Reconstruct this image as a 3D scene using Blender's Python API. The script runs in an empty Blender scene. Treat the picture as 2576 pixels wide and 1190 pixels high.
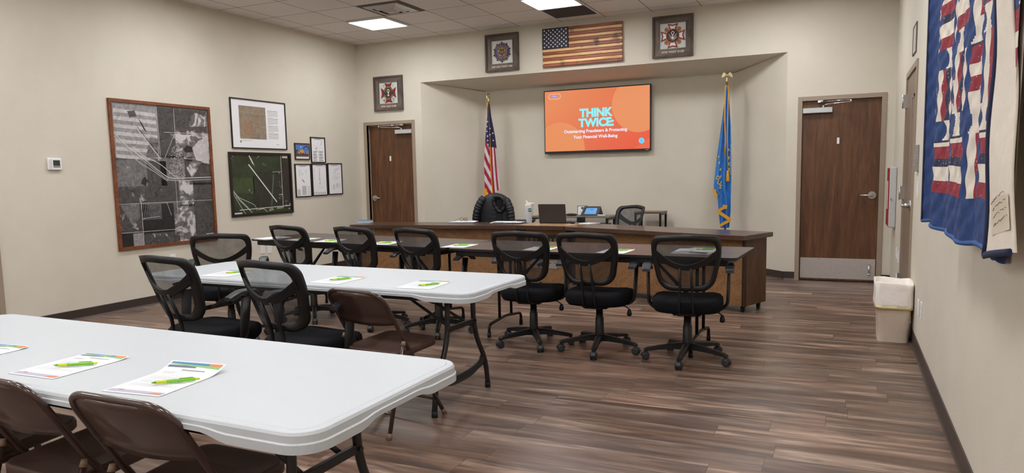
import bpy, bmesh, math, random
from mathutils import Vector, Matrix
random.seed(7)
PI = math.pi
SC = bpy.context.scene
COL = SC.collection
R_ = math.radians

# ------------------------------------------------------------------ colours / materials
def lin(c):
    c = c / 255.0
    return c / 12.92 if c <= 0.04045 else ((c + 0.055) / 1.055) ** 2.4
def rgb(r, g, b): return (lin(r), lin(g), lin(b), 1.0)
MATS = {}
def new_mat(name):
    m = bpy.data.materials.new(name); m.use_nodes = True
    nt = m.node_tree; bs = nt.nodes['Principled BSDF']
    return m, nt, bs
def N(nt, t, **kw):
    n = nt.nodes.new(t)
    for k, v in kw.items():
        if k in n.inputs: n.inputs[k].default_value = v
        else: setattr(n, k, v)
    return n
def L(nt, a, b): nt.links.new(a, b)
def ramp(nt, fac, stops, interp='LINEAR'):
    r = nt.nodes.new('ShaderNodeValToRGB'); cr = r.color_ramp; cr.interpolation = interp
    while len(cr.elements) > 1: cr.elements.remove(cr.elements[-1])
    cr.elements[0].position = stops[0][0]; cr.elements[0].color = stops[0][1]
    for p, c in stops[1:]:
        e = cr.elements.new(p); e.color = c
    L(nt, fac, r.inputs['Fac']); return r.outputs['Color']
def coords(nt, scale=(1, 1, 1), rot=(0, 0, 0), loc=(0, 0, 0), kind='Object'):
    tc = nt.nodes.new('ShaderNodeTexCoord'); mp = nt.nodes.new('ShaderNodeMapping')
    mp.inputs['Scale'].default_value = scale; mp.inputs['Rotation'].default_value = rot; mp.inputs['Location'].default_value = loc
    L(nt, tc.outputs[kind], mp.inputs['Vector']); return mp.outputs['Vector']
def noise(nt, vec, scale, detail=4, rough=0.55, dist=0.0):
    n = N(nt, 'ShaderNodeTexNoise'); n.inputs['Scale'].default_value = scale; n.inputs['Detail'].default_value = detail
    n.inputs['Roughness'].default_value = rough; n.inputs['Distortion'].default_value = dist
    if vec is not None: L(nt, vec, n.inputs['Vector'])
    return n.outputs['Fac']
def mix(nt, fac, a, b, mode='MIX'):
    m = nt.nodes.new('ShaderNodeMix'); m.data_type = 'RGBA'; m.blend_type = mode
    for s, v in ((0, fac), (6, a), (7, b)):
        if hasattr(v, 'is_output'): L(nt, v, m.inputs[s])
        else: m.inputs[s].default_value = v
    return m.outputs[2]
def bump(nt, bs, h, strength=0.1, dist=0.01):
    b = nt.nodes.new('ShaderNodeBump'); b.inputs['Strength'].default_value = strength; b.inputs['Distance'].default_value = dist
    L(nt, h, b.inputs['Height']); L(nt, b.outputs['Normal'], bs.inputs['Normal'])
def simple(name, col, rough=0.5, metal=0.0, var=0.08, vscale=30, bmp=0.0, bscale=200, emit=None, es=0.0, coat=0.0, spec=0.5, sheen=0.0):
    if name in MATS: return MATS[name]
    m, nt, bs = new_mat(name)
    bs.inputs['Roughness'].default_value = rough; bs.inputs['Metallic'].default_value = metal
    bs.inputs['Specular IOR Level'].default_value = spec
    bs.inputs['Coat Weight'].default_value = coat
    if sheen: bs.inputs['Sheen Weight'].default_value = sheen
    if var > 0:
        v = coords(nt); n = noise(nt, v, vscale)
        d = tuple(c * (1 - var) for c in col[:3]) + (1,); b = tuple(min(1, c * (1 + var)) for c in col[:3]) + (1,)
        L(nt, ramp(nt, n, [(0.3, d), (0.7, b)]), bs.inputs['Base Color'])
    else: bs.inputs['Base Color'].default_value = col
    if bmp > 0:
        v = coords(nt); bump(nt, bs, noise(nt, v, bscale, 3), bmp, 0.004)
    if emit is not None:
        bs.inputs['Emission Color'].default_value = emit; bs.inputs['Emission Strength'].default_value = es
    MATS[name] = m; return m
def emissive(name, col, s=1.0):
    if name in MATS: return MATS[name]
    m, nt, bs = new_mat(name)
    bs.inputs['Base Color'].default_value = (0.01, 0.01, 0.01, 1); bs.inputs['Roughness'].default_value = 0.25
    bs.inputs['Emission Color'].default_value = col; bs.inputs['Emission Strength'].default_value = s
    MATS[name] = m; return m
def wood(name, c1, c2, scale=6, stretch=(1, 1, 12), rough=0.4, c3=None, coat=0.0, contrast=(0.35, 0.65), dist=1.5):
    if name in MATS: return MATS[name]
    m, nt, bs = new_mat(name); bs.inputs['Roughness'].default_value = rough; bs.inputs['Coat Weight'].default_value = coat
    s = tuple(1.0 / k for k in stretch)
    v = coords(nt, scale=s)
    n = noise(nt, v, scale, 6, 0.6, dist); col = ramp(nt, n, [(contrast[0], c1), (contrast[1], c2)])
    n2 = noise(nt, v, scale * 9, 3, 0.6, 0.3)
    dk = ramp(nt, n2, [(0.35, (0.62, 0.62, 0.62, 1)), (0.6, (1, 1, 1, 1))])
    col = mix(nt, 0.8, col, dk, 'MULTIPLY')
    if c3 is not None:
        n3 = noise(nt, coords(nt), 7, 2, 0.5, 0.2)
        f = ramp(nt, n3, [(0.60, (0, 0, 0, 1)), (0.72, (1, 1, 1, 1))])
        col = mix(nt, f, col, c3)
    L(nt, col, bs.inputs['Base Color'])
    bump(nt, bs, n2, 0.05, 0.002)
    MATS[name] = m; return m

# ------------------------------------------------------------------ mesh builder
class MB:
    def __init__(s): s.v = []; s.f = []; s.m = []; s.s = []; s.M = Matrix.Identity(4)
    def add(s, vs, fs, m=0, smooth=False):
        o = len(s.v); s.v += [tuple(s.M @ Vector(p)) for p in vs]
        for f in fs: s.f.append(tuple(o + i for i in f)); s.m.append(m); s.s.append(smooth)
    def box(s, c, d, m=0, b=0.0, rot=(0, 0, 0), seg=1):
        bm = bmesh.new(); bmesh.ops.create_cube(bm, size=1.0)
        for v in bm.verts: v.co = Vector((v.co.x * d[0], v.co.y * d[1], v.co.z * d[2]))
        if b > 0: bmesh.ops.bevel(bm, geom=list(bm.edges), offset=min(b, min(d) * 0.49), segments=seg, affect='EDGES', profile=0.5)
        mt = Matrix.Translation(c)
        if any(rot): 
            from mathutils import Euler
            mt = mt @ Euler(rot).to_matrix().to_4x4()
        bm.verts.index_update()
        s.add([mt @ v.co for v in bm.verts], [[v.index for v in f.verts] for f in bm.faces], m, False); bm.free()
    def span(s, a, b, m=0, bev=0.0):
        s.box([(a[i] + b[i]) / 2 for i in range(3)], [abs(b[i] - a[i]) for i in range(3)], m, bev)
    def tube(s, pts, r, n=10, m=0, closed=False, ry=None, up=(0, 0, 1), cap=True, smooth=True):
        P = [Vector(p) for p in pts]; k = len(P); rs = r if isinstance(r, (list, tuple)) else [r] * k
        rys = rs if ry is None else (ry if isinstance(ry, (list, tuple)) else [ry] * k)
        vs = []; fs = []; prev = None
        for i in range(k):
            if closed: t = (P[(i + 1) % k] - P[i - 1])
            else: t = P[min(i + 1, k - 1)] - P[max(i - 1, 0)]
            t.normalize()
            u = Vector(up) if prev is None or ry is not None else prev
            u = u - t * u.dot(t)
            if u.length < 1e-4: u = Vector((1, 0, 0)) - t * t.x
            if u.length < 1e-4: u = Vector((0, 1, 0)) - t * t.y
            u.normalize(); prev = u; w = t.cross(u)
            for j in range(n):
                a = 2 * PI * j / n
                vs.append(P[i] + w * (math.cos(a) * rs[i]) + u * (math.sin(a) * rys[i]))
        for i in range(k if closed else k - 1):
            for j in range(n):
                a = i * n + j; b = i * n + (j + 1) % n; c = ((i + 1) % k) * n + (j + 1) % n; d = ((i + 1) % k) * n + j
                fs.append((a, b, c, d))
        s.add(vs, fs, m, smooth)
        if cap and not closed:
            o = len(s.v) - len(vs)
            s.f.append(tuple(o + j for j in range(n))[::-1]); s.m.append(m); s.s.append(False)
            s.f.append(tuple(o + (k - 1) * n + j for j in range(n))); s.m.append(m); s.s.append(False)
    def cyl(s, p0, p1, r0, r1=None, n=16, m=0): s.tube([p0, p1], [r0, r0 if r1 is None else r1], n, m)
    def lathe(s, prof, n=24, m=0, c=(0, 0, 0), sx=1.0, sy=1.0, power=2.0, smooth=True, mats=None):
        vs = []; fs = []; k = len(prof)
        for (r, z) in prof:
            for j in range(n):
                a = 2 * PI * j / n; ca, sa = math.cos(a), math.sin(a)
                if power != 2.0:
                    ca = math.copysign(abs(ca) ** (2 / power), ca); sa = math.copysign(abs(sa) ** (2 / power), sa)
                vs.append((c[0] + r * ca * sx, c[1] + r * sa * sy, c[2] + z))
        for i in range(k - 1):
            for j in range(n):
                fs.append((i * n + j, i * n + (j + 1) % n, (i + 1) * n + (j + 1) % n, (i + 1) * n + j))
        o = len(s.v); s.add(vs, fs, m, smooth)
        if mats:
            for q in range(len(fs)): s.m[len(s.m) - len(fs) + q] = mats[q // n]
        s.f.append(tuple(o + j for j in range(n))[::-1]); s.m.append(mats[0] if mats else m); s.s.append(False)
        s.f.append(tuple(o + (k - 1) * n + j for j in range(n))); s.m.append(mats[-1] if mats else m); s.s.append(False)
    def ball(s, c, r, m=0, n=12, k=8):
        rr = r if isinstance(r, (tuple, list)) else (r, r, r); vs = []; fs = []
        for i in range(k + 1):
            t = PI * i / k
            for j in range(n):
                a = 2 * PI * j / n
                vs.append((c[0] + rr[0] * math.sin(t) * math.cos(a), c[1] + rr[1] * math.sin(t) * math.sin(a), c[2] + rr[2] * math.cos(t)))
        for i in range(k):
            for j in range(n): fs.append((i * n + j, (i + 1) * n + j, (i + 1) * n + (j + 1) % n, i * n + (j + 1) % n))
        s.add(vs, fs, m, True)
    def prism(s, pts, y0, y1, m=0, smooth=False):      # outline in x,z extruded along y (y0 is the front)
        k = len(pts); vs = [(p[0], y0, p[1]) for p in pts] + [(p[0], y1, p[1]) for p in pts]
        fs = [tuple(range(k)), tuple(range(2 * k - 1, k - 1, -1))]
        s.add(vs, fs, m, False)
        s.add(vs, [(i, k + i, k + (i + 1) % k, (i + 1) % k) for i in range(k)], m, smooth)
    def slab(s, pts, z0, z1, m=0, smooth=False):       # outline in x,y extruded along z
        k = len(pts); vs = [(p[0], p[1], z0) for p in pts] + [(p[0], p[1], z1) for p in pts]
        s.add(vs, [tuple(range(k))[::-1], tuple(range(k, 2 * k))], m, False)
        s.add(vs, [(i, (i + 1) % k, k + (i + 1) % k, k + i) for i in range(k)], m, smooth)
    def flat(s, pts, y, m=0): s.add([(p[0], y, p[1]) for p in pts], [tuple(range(len(pts)))], m)
    def rect(s, x0, z0, x1, z1, y, m=0): s.flat([(x0, z0), (x1, z0), (x1, z1), (x0, z1)], y, m)
    def disc(s, cx, cz, rx, rz, y, m=0, n=28, a0=0, a1=2 * PI):
        full = abs(a1 - a0 - 2 * PI) < 1e-6
        pts = [(cx + rx * math.cos(a0 + (a1 - a0) * i / n), cz + rz * math.sin(a0 + (a1 - a0) * i / n)) for i in range(n if full else n + 1)]
        s.flat(pts, y, m)
    def ring(s, cx, cz, r0, r1, y, m=0, n=36, a0=0, a1=2 * PI, asp=1.0):
        vs = []; fs = []
        for i in range(n + 1):
            a = a0 + (a1 - a0) * i / n
            for r in (r0, r1): vs.append((cx + r * math.cos(a), y, cz + r * asp * math.sin(a)))
        for i in range(n): fs.append((2 * i, 2 * i + 2, 2 * i + 3, 2 * i + 1))
        s.add(vs, fs, m)
    def strip(s, pts, w, y, m=0):
        P = [Vector(p) for p in pts]; vs = []; fs = []
        for i in range(len(P)):
            t = P[min(i + 1, len(P) - 1)] - P[max(i - 1, 0)]; t.normalize(); nrm = Vector((-t.y, t.x)) * w / 2
            a, b = P[i] + nrm, P[i] - nrm; vs += [(a.x, y, a.y), (b.x, y, b.y)]
        for i in range(len(P) - 1): fs.append((2 * i, 2 * i + 1, 2 * i + 3, 2 * i + 2))
        s.add(vs, fs, m)
    def text(s, txt, size, x, z, y, m=0, align='CENTER', bold=0.0, spacing=1.0, flatz=None, rot=0.0, depth=0.0, sx=1.0):
        cu = bpy.data.curves.new('tmp', 'FONT'); cu.body = txt; cu.size = size; cu.align_x = align; cu.offset = bold; cu.space_character = spacing
        cu.resolution_u = 3; cu.extrude = depth
        ob = bpy.data.objects.new('tmp', cu); COL.objects.link(ob)
        dg = bpy.context.evaluated_depsgraph_get(); dg.update(); me = ob.evaluated_get(dg).to_mesh()
        ca, sa = math.cos(rot), math.sin(rot)
        vs = []
        for v in me.vertices:
            px, pz = v.co.x * sx, v.co.y; px, pz = px * ca - pz * sa, px * sa + pz * ca
            if flatz is None: vs.append((x + px, y - v.co.z, z + pz))
            else: vs.append((x + px, z + pz, flatz + v.co.z))
        s.add(vs, [tuple(p.vertices) for p in me.polygons], m)
        ob.evaluated_get(dg).to_mesh_clear(); bpy.data.objects.remove(ob); bpy.data.curves.remove(cu)
    def build(s, name, mats, parent=None, loc=None, rotz=0.0):
        if not isinstance(mats, (list, tuple)): mats = [mats]
        me = bpy.data.meshes.new(name); me.from_pydata(s.v, [], s.f)
        for mm in mats: me.materials.append(mm)
        for p, mi, sm in zip(me.polygons, s.m, s.s): p.material_index = mi; p.use_smooth = sm
        me.update()
        o = bpy.data.objects.new(name, me); COL.objects.link(o)
        if parent is not None: o.parent = parent
        if loc is not None: o.location = loc
        if rotz: o.rotation_euler = (0, 0, rotz)
        return o
def clean(o):       # consistent outward normals for closed parts
    bm = bmesh.new(); bm.from_mesh(o.data); bmesh.ops.remove_doubles(bm, verts=bm.verts, dist=1e-5)
    bmesh.ops.recalc_face_normals(bm, faces=bm.faces); bm.to_mesh(o.data); bm.free(); return o
def tag(o, label, cat, group=None):
    o['label'] = label; o['category'] = cat
    if group: o['group'] = group
    return o
def thing(name, label, cat, loc=(0, 0, 0), rotz=0.0, group=None):
    o = bpy.data.objects.new(name, None); COL.objects.link(o); o.location = loc; o.rotation_euler = (0, 0, rotz); o.empty_display_size = 0.1
    return tag(o, label, cat, group)
def struct(o): o['kind'] = 'structure'; return o
def copy_tree(o, parent=None):
    c = o.copy(); COL.objects.link(c)
    if parent is not None: c.parent = parent
    for ch in list(o.children): copy_tree(ch, c)
    return c
def rrect(x0, y0, x1, y1, r, n=6):
    pts = []
    for cx, cy, a0 in ((x1 - r, y0 + r, -PI / 2), (x1 - r, y1 - r, 0), (x0 + r, y1 - r, PI / 2), (x0 + r, y0 + r, PI)):
        for i in range(n + 1):
            a = a0 + PI / 2 * i / n; pts.append((cx + r * math.cos(a), cy + r * math.sin(a)))
    return pts
def fillet(pts, r, n=5, closed=False):
    P = [Vector(p) for p in pts]; out = []; k = len(P)
    for i in range(k):
        if not closed and i in (0, k - 1): out.append(P[i]); continue
        a, b, c = P[i - 1], P[i], P[(i + 1) % k]
        d1 = (a - b); d2 = (c - b); q = min(r, d1.length * 0.49, d2.length * 0.49)
        p0 = b + d1.normalized() * q; p2 = b + d2.normalized() * q
        for j in range(n + 1):
            t = j / n; out.append(p0 * (1 - t) ** 2 + b * 2 * t * (1 - t) + p2 * t * t)
    return out
def star(cx, cz, r, rot=0, k=5, inner=0.4):
    return [(cx + (r if i % 2 == 0 else r * inner) * math.sin(rot + PI * i / k), cz + (r if i % 2 == 0 else r * inner) * math.cos(rot + PI * i / k)) for i in range(2 * k)]

# ------------------------------------------------------------------ camera (solved from the room's straight edges)
yaw, pitch, roll, fpx, cyp = 0.43, -0.1082, -0.0199, 1820.54, 637.84
CAM = Vector((6.8321, -9.3264, 1.3351))
fw = Vector((-math.sin(yaw) * math.cos(pitch), math.cos(yaw) * math.cos(pitch), math.sin(pitch)))
rt = Vector((math.cos(yaw), math.sin(yaw), 0)); up = rt.cross(fw)
rr = rt * math.cos(roll) + up * math.sin(roll); uu = -rt * math.sin(roll) + up * math.cos(roll)
cd = bpy.data.cameras.new('camera'); cam = bpy.data.objects.new('camera', cd); COL.objects.link(cam)
mw = Matrix.Identity(4)
for i in range(3): mw[i][0] = rr[i]; mw[i][1] = uu[i]; mw[i][2] = -fw[i]; mw[i][3] = CAM[i]
cam.matrix_world = mw
cd.sensor_fit = 'HORIZONTAL'; cd.sensor_width = 36.0; cd.lens = fpx * 36.0 / 2576.0
cd.shift_y = (cyp - 595.0) / 2576.0; cd.clip_start = 0.05; cd.clip_end = 60
SC.camera = cam
SC.view_settings.view_transform = 'Standard'; SC.view_settings.look = 'None'; SC.view_settings.gamma = 1.0
SC.view_settings.use_curve_mapping = False; SC.view_settings.exposure = 0.0
wd = bpy.data.worlds.new('world'); SC.world = wd; wd.use_nodes = True
wd.node_tree.nodes['Background'].inputs[0].default_value = (0.5, 0.5, 0.52, 1); wd.node_tree.nodes['Background'].inputs[1].default_value = 0.03
# ------------------------------------------------------------------ room shell
W, H, YF = 7.341, 3.351, -15.3
AX0, AX1, AZ, AD, AZB = 1.130, 6.189, 2.713, 0.71, 2.60      # recess: opening, height, depth, height at its back
BX0, BX1 = 1.84, 5.468
def wall_mat():
    m, nt, bs = new_mat('wall_paint'); bs.inputs['Roughness'].default_value = 0.75
    v = coords(nt); n = noise(nt, v, 1.3, 4, 0.6)
    L(nt, ramp(nt, n, [(0.3, WALLC[0]), (0.7, WALLC[1])]), bs.inputs['Base Color'])
    bump(nt, bs, noise(nt, v, 90, 3, 0.6), 0.22, 0.004)
    return m
WALLC = [rgb(211, 204, 188), rgb(219, 212, 197)]
M_WALL = wall_mat()
M_TRIM = simple('taupe_frame_paint', rgb(160, 143, 126), 0.45, var=0.03)
M_BASE = simple('dark_brown_vinyl_base', rgb(62, 51, 46), 0.4, var=0.05)
M_BASEGLINT = simple('base_toe_highlight', rgb(120, 112, 106), 0.35, var=0.03)  # reflective highlight along the cove toe, painted as a lighter grey
def floor_mat():
    m, nt, bs = new_mat('vinyl_plank_floor')
    v = coords(nt); sp = N(nt, 'ShaderNodeSeparateXYZ'); L(nt, v, sp.inputs[0])
    def M(op, a, b=None, c=None):
        n = N(nt, 'ShaderNodeMath', operation=op)
        for i, q in enumerate((a, b, c)):
            if q is None: continue
            if hasattr(q, 'is_output'): L(nt, q, n.inputs[i])
            else: n.inputs[i].default_value = q
        return n.outputs[0]
    PH_, PL_ = 0.178, 1.22
    yr = M('DIVIDE', sp.outputs[1], PH_); row = M('FLOOR', yr)
    w1 = N(nt, 'ShaderNodeTexWhiteNoise', noise_dimensions='1D'); L(nt, row, w1.inputs['W'])
    xr = M('ADD', M('DIVIDE', sp.outputs[0], PL_), M('MULTIPLY', w1.outputs['Value'], 7.0)); col_ = M('FLOOR', xr)
    cb = N(nt, 'ShaderNodeCombineXYZ'); L(nt, row, cb.inputs[0]); L(nt, col_, cb.inputs[1])
    w2 = N(nt, 'ShaderNodeTexWhiteNoise', noise_dimensions='2D'); L(nt, cb.outputs[0], w2.inputs['Vector'])
    fx, fy = M('FRACT', xr), M('FRACT', yr)
    ex = M('MULTIPLY', M('MINIMUM', fx, M('SUBTRACT', 1.0, fx)), PL_); ey = M('MULTIPLY', M('MINIMUM', fy, M('SUBTRACT', 1.0, fy)), PH_)
    seam = M('LESS_THAN', M('MINIMUM', ex, ey), 0.0011)
    off = N(nt, 'ShaderNodeVectorMath', operation='MULTIPLY_ADD')
    L(nt, w2.outputs['Color'], off.inputs[0]); off.inputs[1].default_value = (23, 31, 5); L(nt, v, off.inputs[2])
    def mapped(sc):
        mp = nt.nodes.new('ShaderNodeMapping'); mp.inputs['Scale'].default_value = sc; L(nt, off.outputs[0], mp.inputs['Vector']); return mp.outputs[0]
    g1 = noise(nt, mapped((0.55, 6.0, 1)), 1.9, 5, 0.58, 1.0)
    g2 = noise(nt, mapped((2.5, 50, 1)), 2.0, 3, 0.6, 0.2)
    g3 = noise(nt, mapped((0.9, 5.0, 1)), 1.7, 4, 0.55, 0.7)
    c = ramp(nt, g1, [(0.30, rgb(80, 58, 44)), (0.43, rgb(112, 88, 74)), (0.55, rgb(136, 113, 99)), (0.68, rgb(178, 154, 138))])
    tone = ramp(nt, w2.outputs['Value'], [(0.0, (0.74, 0.73, 0.74, 1)), (0.5, (0.97, 0.96, 0.95, 1)), (1.0, (1.20, 1.16, 1.13, 1))])
    c = mix(nt, 1.0, c, tone, 'MULTIPLY')
    c = mix(nt, 0.35, c, ramp(nt, g2, [(0.3, (0.66, 0.64, 0.63, 1)), (0.65, (1.05, 1.05, 1.05, 1))]), 'MULTIPLY')
    c = mix(nt, ramp(nt, g3, [(0.52, (0, 0, 0, 1)), (0.66, (0.8, 0.8, 0.8, 1))]), c, rgb(76, 66, 62))
    c = mix(nt, seam, c, rgb(60, 49, 43))
    L(nt, c, bs.inputs['Base Color'])
    bump(nt, bs, g2, 0.06, 0.002)
    L(nt, ramp(nt, g1, [(0.3, (0.32, 0.32, 0.32, 1)), (0.7, (0.42, 0.42, 0.42, 1))]), bs.inputs['Roughness'])
    return m
def ceil_mat():
    m, nt, bs = new_mat('ceiling_tile_grid'); bs.inputs['Roughness'].default_value = 0.9
    v = coords(nt, loc=(-0.305, 0.243, 0))
    br = N(nt, 'ShaderNodeTexBrick'); L(nt, v, br.inputs['Vector'])
    br.inputs['Scale'].default_value = 1.0; br.inputs['Brick Width'].default_value = 0.61; br.inputs['Row Height'].default_value = 0.61
    br.inputs['Mortar Size'].default_value = 0.006; br.inputs['Mortar Smooth'].default_value = 0.3; br.offset = 0.0; br.squash = 1.0
    br.inputs['Color1'].default_value = rgb(226, 221, 216); br.inputs['Color2'].default_value = rgb(233, 228, 223); br.inputs['Mortar'].default_value = rgb(118, 108, 102)
    n = noise(nt, coords(nt), 60, 4, 0.7)
    c = mix(nt, 0.5, br.outputs['Color'], ramp(nt, n, [(0.3, (0.86, 0.86, 0.86, 1)), (0.6, (1, 1, 1, 1))]), 'MULTIPLY')
    L(nt, c, bs.inputs['Base Color']); bump(nt, bs, n, 0.3, 0.003)
    return m
M_FLOOR, M_CEIL = floor_mat(), ceil_mat()
b = MB(); b.span((-0.2, YF, -0.1), (W + 0.2, 1.2, 0.0)); struct(b.build('floor', M_FLOOR))
b = MB(); b.span((-0.2, YF, H), (W + 0.2, 0.2, H + 0.1)); struct(b.build('ceiling', M_CEIL))
b = MB()
T = 0.16
D1 = (0.091, 1.007); D2 = (6.315, 7.251); DZ = 2.18; FWD = 0.05
def wb(x0, x1, z0, z1): b.span((x0, 0, z0), (x1, T, z1))
wb(0, D1[0] + FWD, 0, H); wb(D1[0] + FWD, D1[1] - FWD, DZ - FWD, H); wb(D1[1] - FWD, AX0, 0, H)
wb(AX0, AX1, AZ, H); wb(AX1, D2[0] + FWD, 0, H); wb(D2[0] + FWD, D2[1] - FWD, DZ - FWD, H); wb(D2[1] - FWD, W, 0, H)
struct(b.build('wall_back', M_WALL))
b = MB()
def hexa(p, m=0):   # 8 corners: bottom 4 then top 4
    b.add(p, [(0, 3, 2, 1), (4, 5, 6, 7), (0, 1, 5, 4), (1, 2, 6, 5), (2, 3, 7, 6), (3, 0, 4, 7)], m)
hexa([(AX0, 0.0, 0), (BX0, AD, 0), (BX0 - 0.1, AD + 0.1, 0), (AX0 - 0.1, 0.17, 0), (AX0, 0.0, AZ), (BX0, AD, AZB), (BX0 - 0.1, AD + 0.1, AZB), (AX0 - 0.1, 0.17, AZ)])
hexa([(BX1, AD, 0), (AX1, 0.0, 0), (AX1 + 0.1, 0.17, 0), (BX1 + 0.1, AD + 0.1, 0), (BX1, AD, AZB), (AX1, 0.0, AZ), (AX1 + 0.1, 0.17, AZ), (BX1 + 0.1, AD + 0.1, AZB)])
b.span((BX0 - 0.1, AD, 0), (BX1 + 0.1, AD + 0.1, H))
hexa([(AX0 - 0.1, 0.001, AZ), (AX1 + 0.1, 0.001, AZ), (BX1 + 0.1, AD + 0.05, AZB), (BX0 - 0.1, AD + 0.05, AZB), (AX0 - 0.1, 0.001, AZ + 0.1), (AX1 + 0.1, 0.001, AZ + 0.1), (BX1 + 0.1, AD + 0.05, AZB + 0.1), (BX0 - 0.1, AD + 0.05, AZB + 0.1)])
struct(b.build('wall_recess', M_WALL))
D4 = (-6.40, -5.388)
b = MB(); b.span((-T, YF, 0), (0, D4[0] + FWD, H)); b.span((-T, D4[0] + FWD, DZ - FWD), (0, D4[1] - FWD, H)); b.span((-T, D4[1] - FWD, 0), (0, T, H)); struct(b.build('wall_left', M_WALL))
D3 = (-2.735, -1.66)
b = MB(); b.span((W, YF, 0), (W + T, D3[0] + FWD, H)); b.span((W, D3[0] + FWD, DZ - FWD), (W + T, D3[1] - FWD, H)); b.span((W, D3[1] - FWD, 0), (W + T, T, H)); struct(b.build('wall_right', M_WALL))
b = MB(); b.span((-T, YF - T, 0), (W + T, YF, H)); struct(b.build('wall_front', M_WALL))
# vinyl base with a toe, along each run of wall
def base_run(name, runs):
    b = MB()
    for (x0, y0), (x1, y1) in runs:
        d = Vector((x1 - x0, y1 - y0, 0)); ln = d.length; d.normalize(); nrm = Vector((d.y, -d.x, 0))     # wall on the left of the run, room on the right
        prof = [(0, 0.0), (0.017, 0.0), (0.012, 0.010), (0.007, 0.020), (0.006, 0.097), (0.0, 0.101)]
        vs = []
        for t in (0, ln):
            for o, z in prof: vs.append((x0 + d.x * t + nrm.x * o, y0 + d.y * t + nrm.y * o, z))
        k = len(prof)
        b.add(vs, [(i, i + 1, k + i + 1, k + i) for i in range(k - 1)], 0); b.add(vs, [(1, 2, k + 2, k + 1)], 1)
        b.add(vs, [tuple(range(k)), tuple(range(2 * k - 1, k - 1, -1))], 0)
    struct(b.build(name, [M_BASE, M_BASEGLINT]))
base_run('baseboard_left', [((0, YF), (0, D4[0])), ((0, D4[1]), (0, 0))])
base_run('baseboard_back', [((0, 0), (D1[0], 0)), ((D1[1], 0), (AX0, 0)), ((AX0, 0), (BX0, AD)), ((BX0, AD), (BX1, AD)), ((BX1, AD), (AX1, 0)), ((AX1, 0), (D2[0], 0)), ((D2[1], 0), (W, 0))])
base_run('baseboard_right', [((W, 0), (W, D3[1])), ((W, D3[0]), (W, YF))])

# ------------------------------------------------------------------ doors
M_OAK = wood('dark_oak_veneer', rgb(88, 56, 33), rgb(118, 78, 48), 4, (0.9, 0.9, 9), 0.42, dist=3.2)
M_STEEL = simple('brushed_steel', rgb(190, 188, 186), 0.32, 0.9, var=0.06, vscale=80)
M_KICK = simple('steel_kick_plate', rgb(206, 200, 196), 0.42, 0.7, var=0.05, vscale=60)
M_ALU = simple('aluminium_paint', rgb(200, 203, 204), 0.4, 0.25, var=0.03)
M_CHROME = simple('chrome', rgb(215, 215, 215), 0.15, 1.0, var=0.0)
M_WHITE = simple('white_plastic', rgb(236, 236, 236), 0.4, var=0.02)
M_DARK = simple('dark_plastic', rgb(28, 28, 30), 0.45, var=0.05)
M_TANDOOR = simple('tan_metal_door', rgb(134, 116, 99), 0.42, var=0.03)
def frame_mesh(w, jamb=0.10):
    b = MB()
    for x0, x1, z0, z1 in ((0, FWD, 0, DZ), (w - FWD, w, 0, DZ), (FWD, w - FWD, DZ - FWD, DZ)):
        b.span((x0, -0.014, z0), (x1, jamb, z1), 0, 0.002)
    b.span((FWD, 0.045, 0), (FWD + 0.014, jamb, DZ - FWD)); b.span((w - FWD - 0.014, 0.045, 0), (w - FWD, jamb, DZ - FWD)); b.span((FWD, 0.045, DZ - FWD - 0.014), (w - FWD, jamb, DZ - FWD))
    return b
def lever_mesh(x, z, y, d):
    b = MB(); b.cyl((x, y, z), (x, y - 0.016, z), 0.046, 0.043, 24); b.cyl((x, y - 0.016, z), (x, y - 0.055, z), 0.022, 0.018, 16)
    b.tube(fillet([(x, y - 0.05, z), (x, y - 0.066, z), (x + d * 0.03, y - 0.068, z), (x + d * 0.125, y - 0.058, z)], 0.02), 0.0105, 10)
    return b
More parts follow.
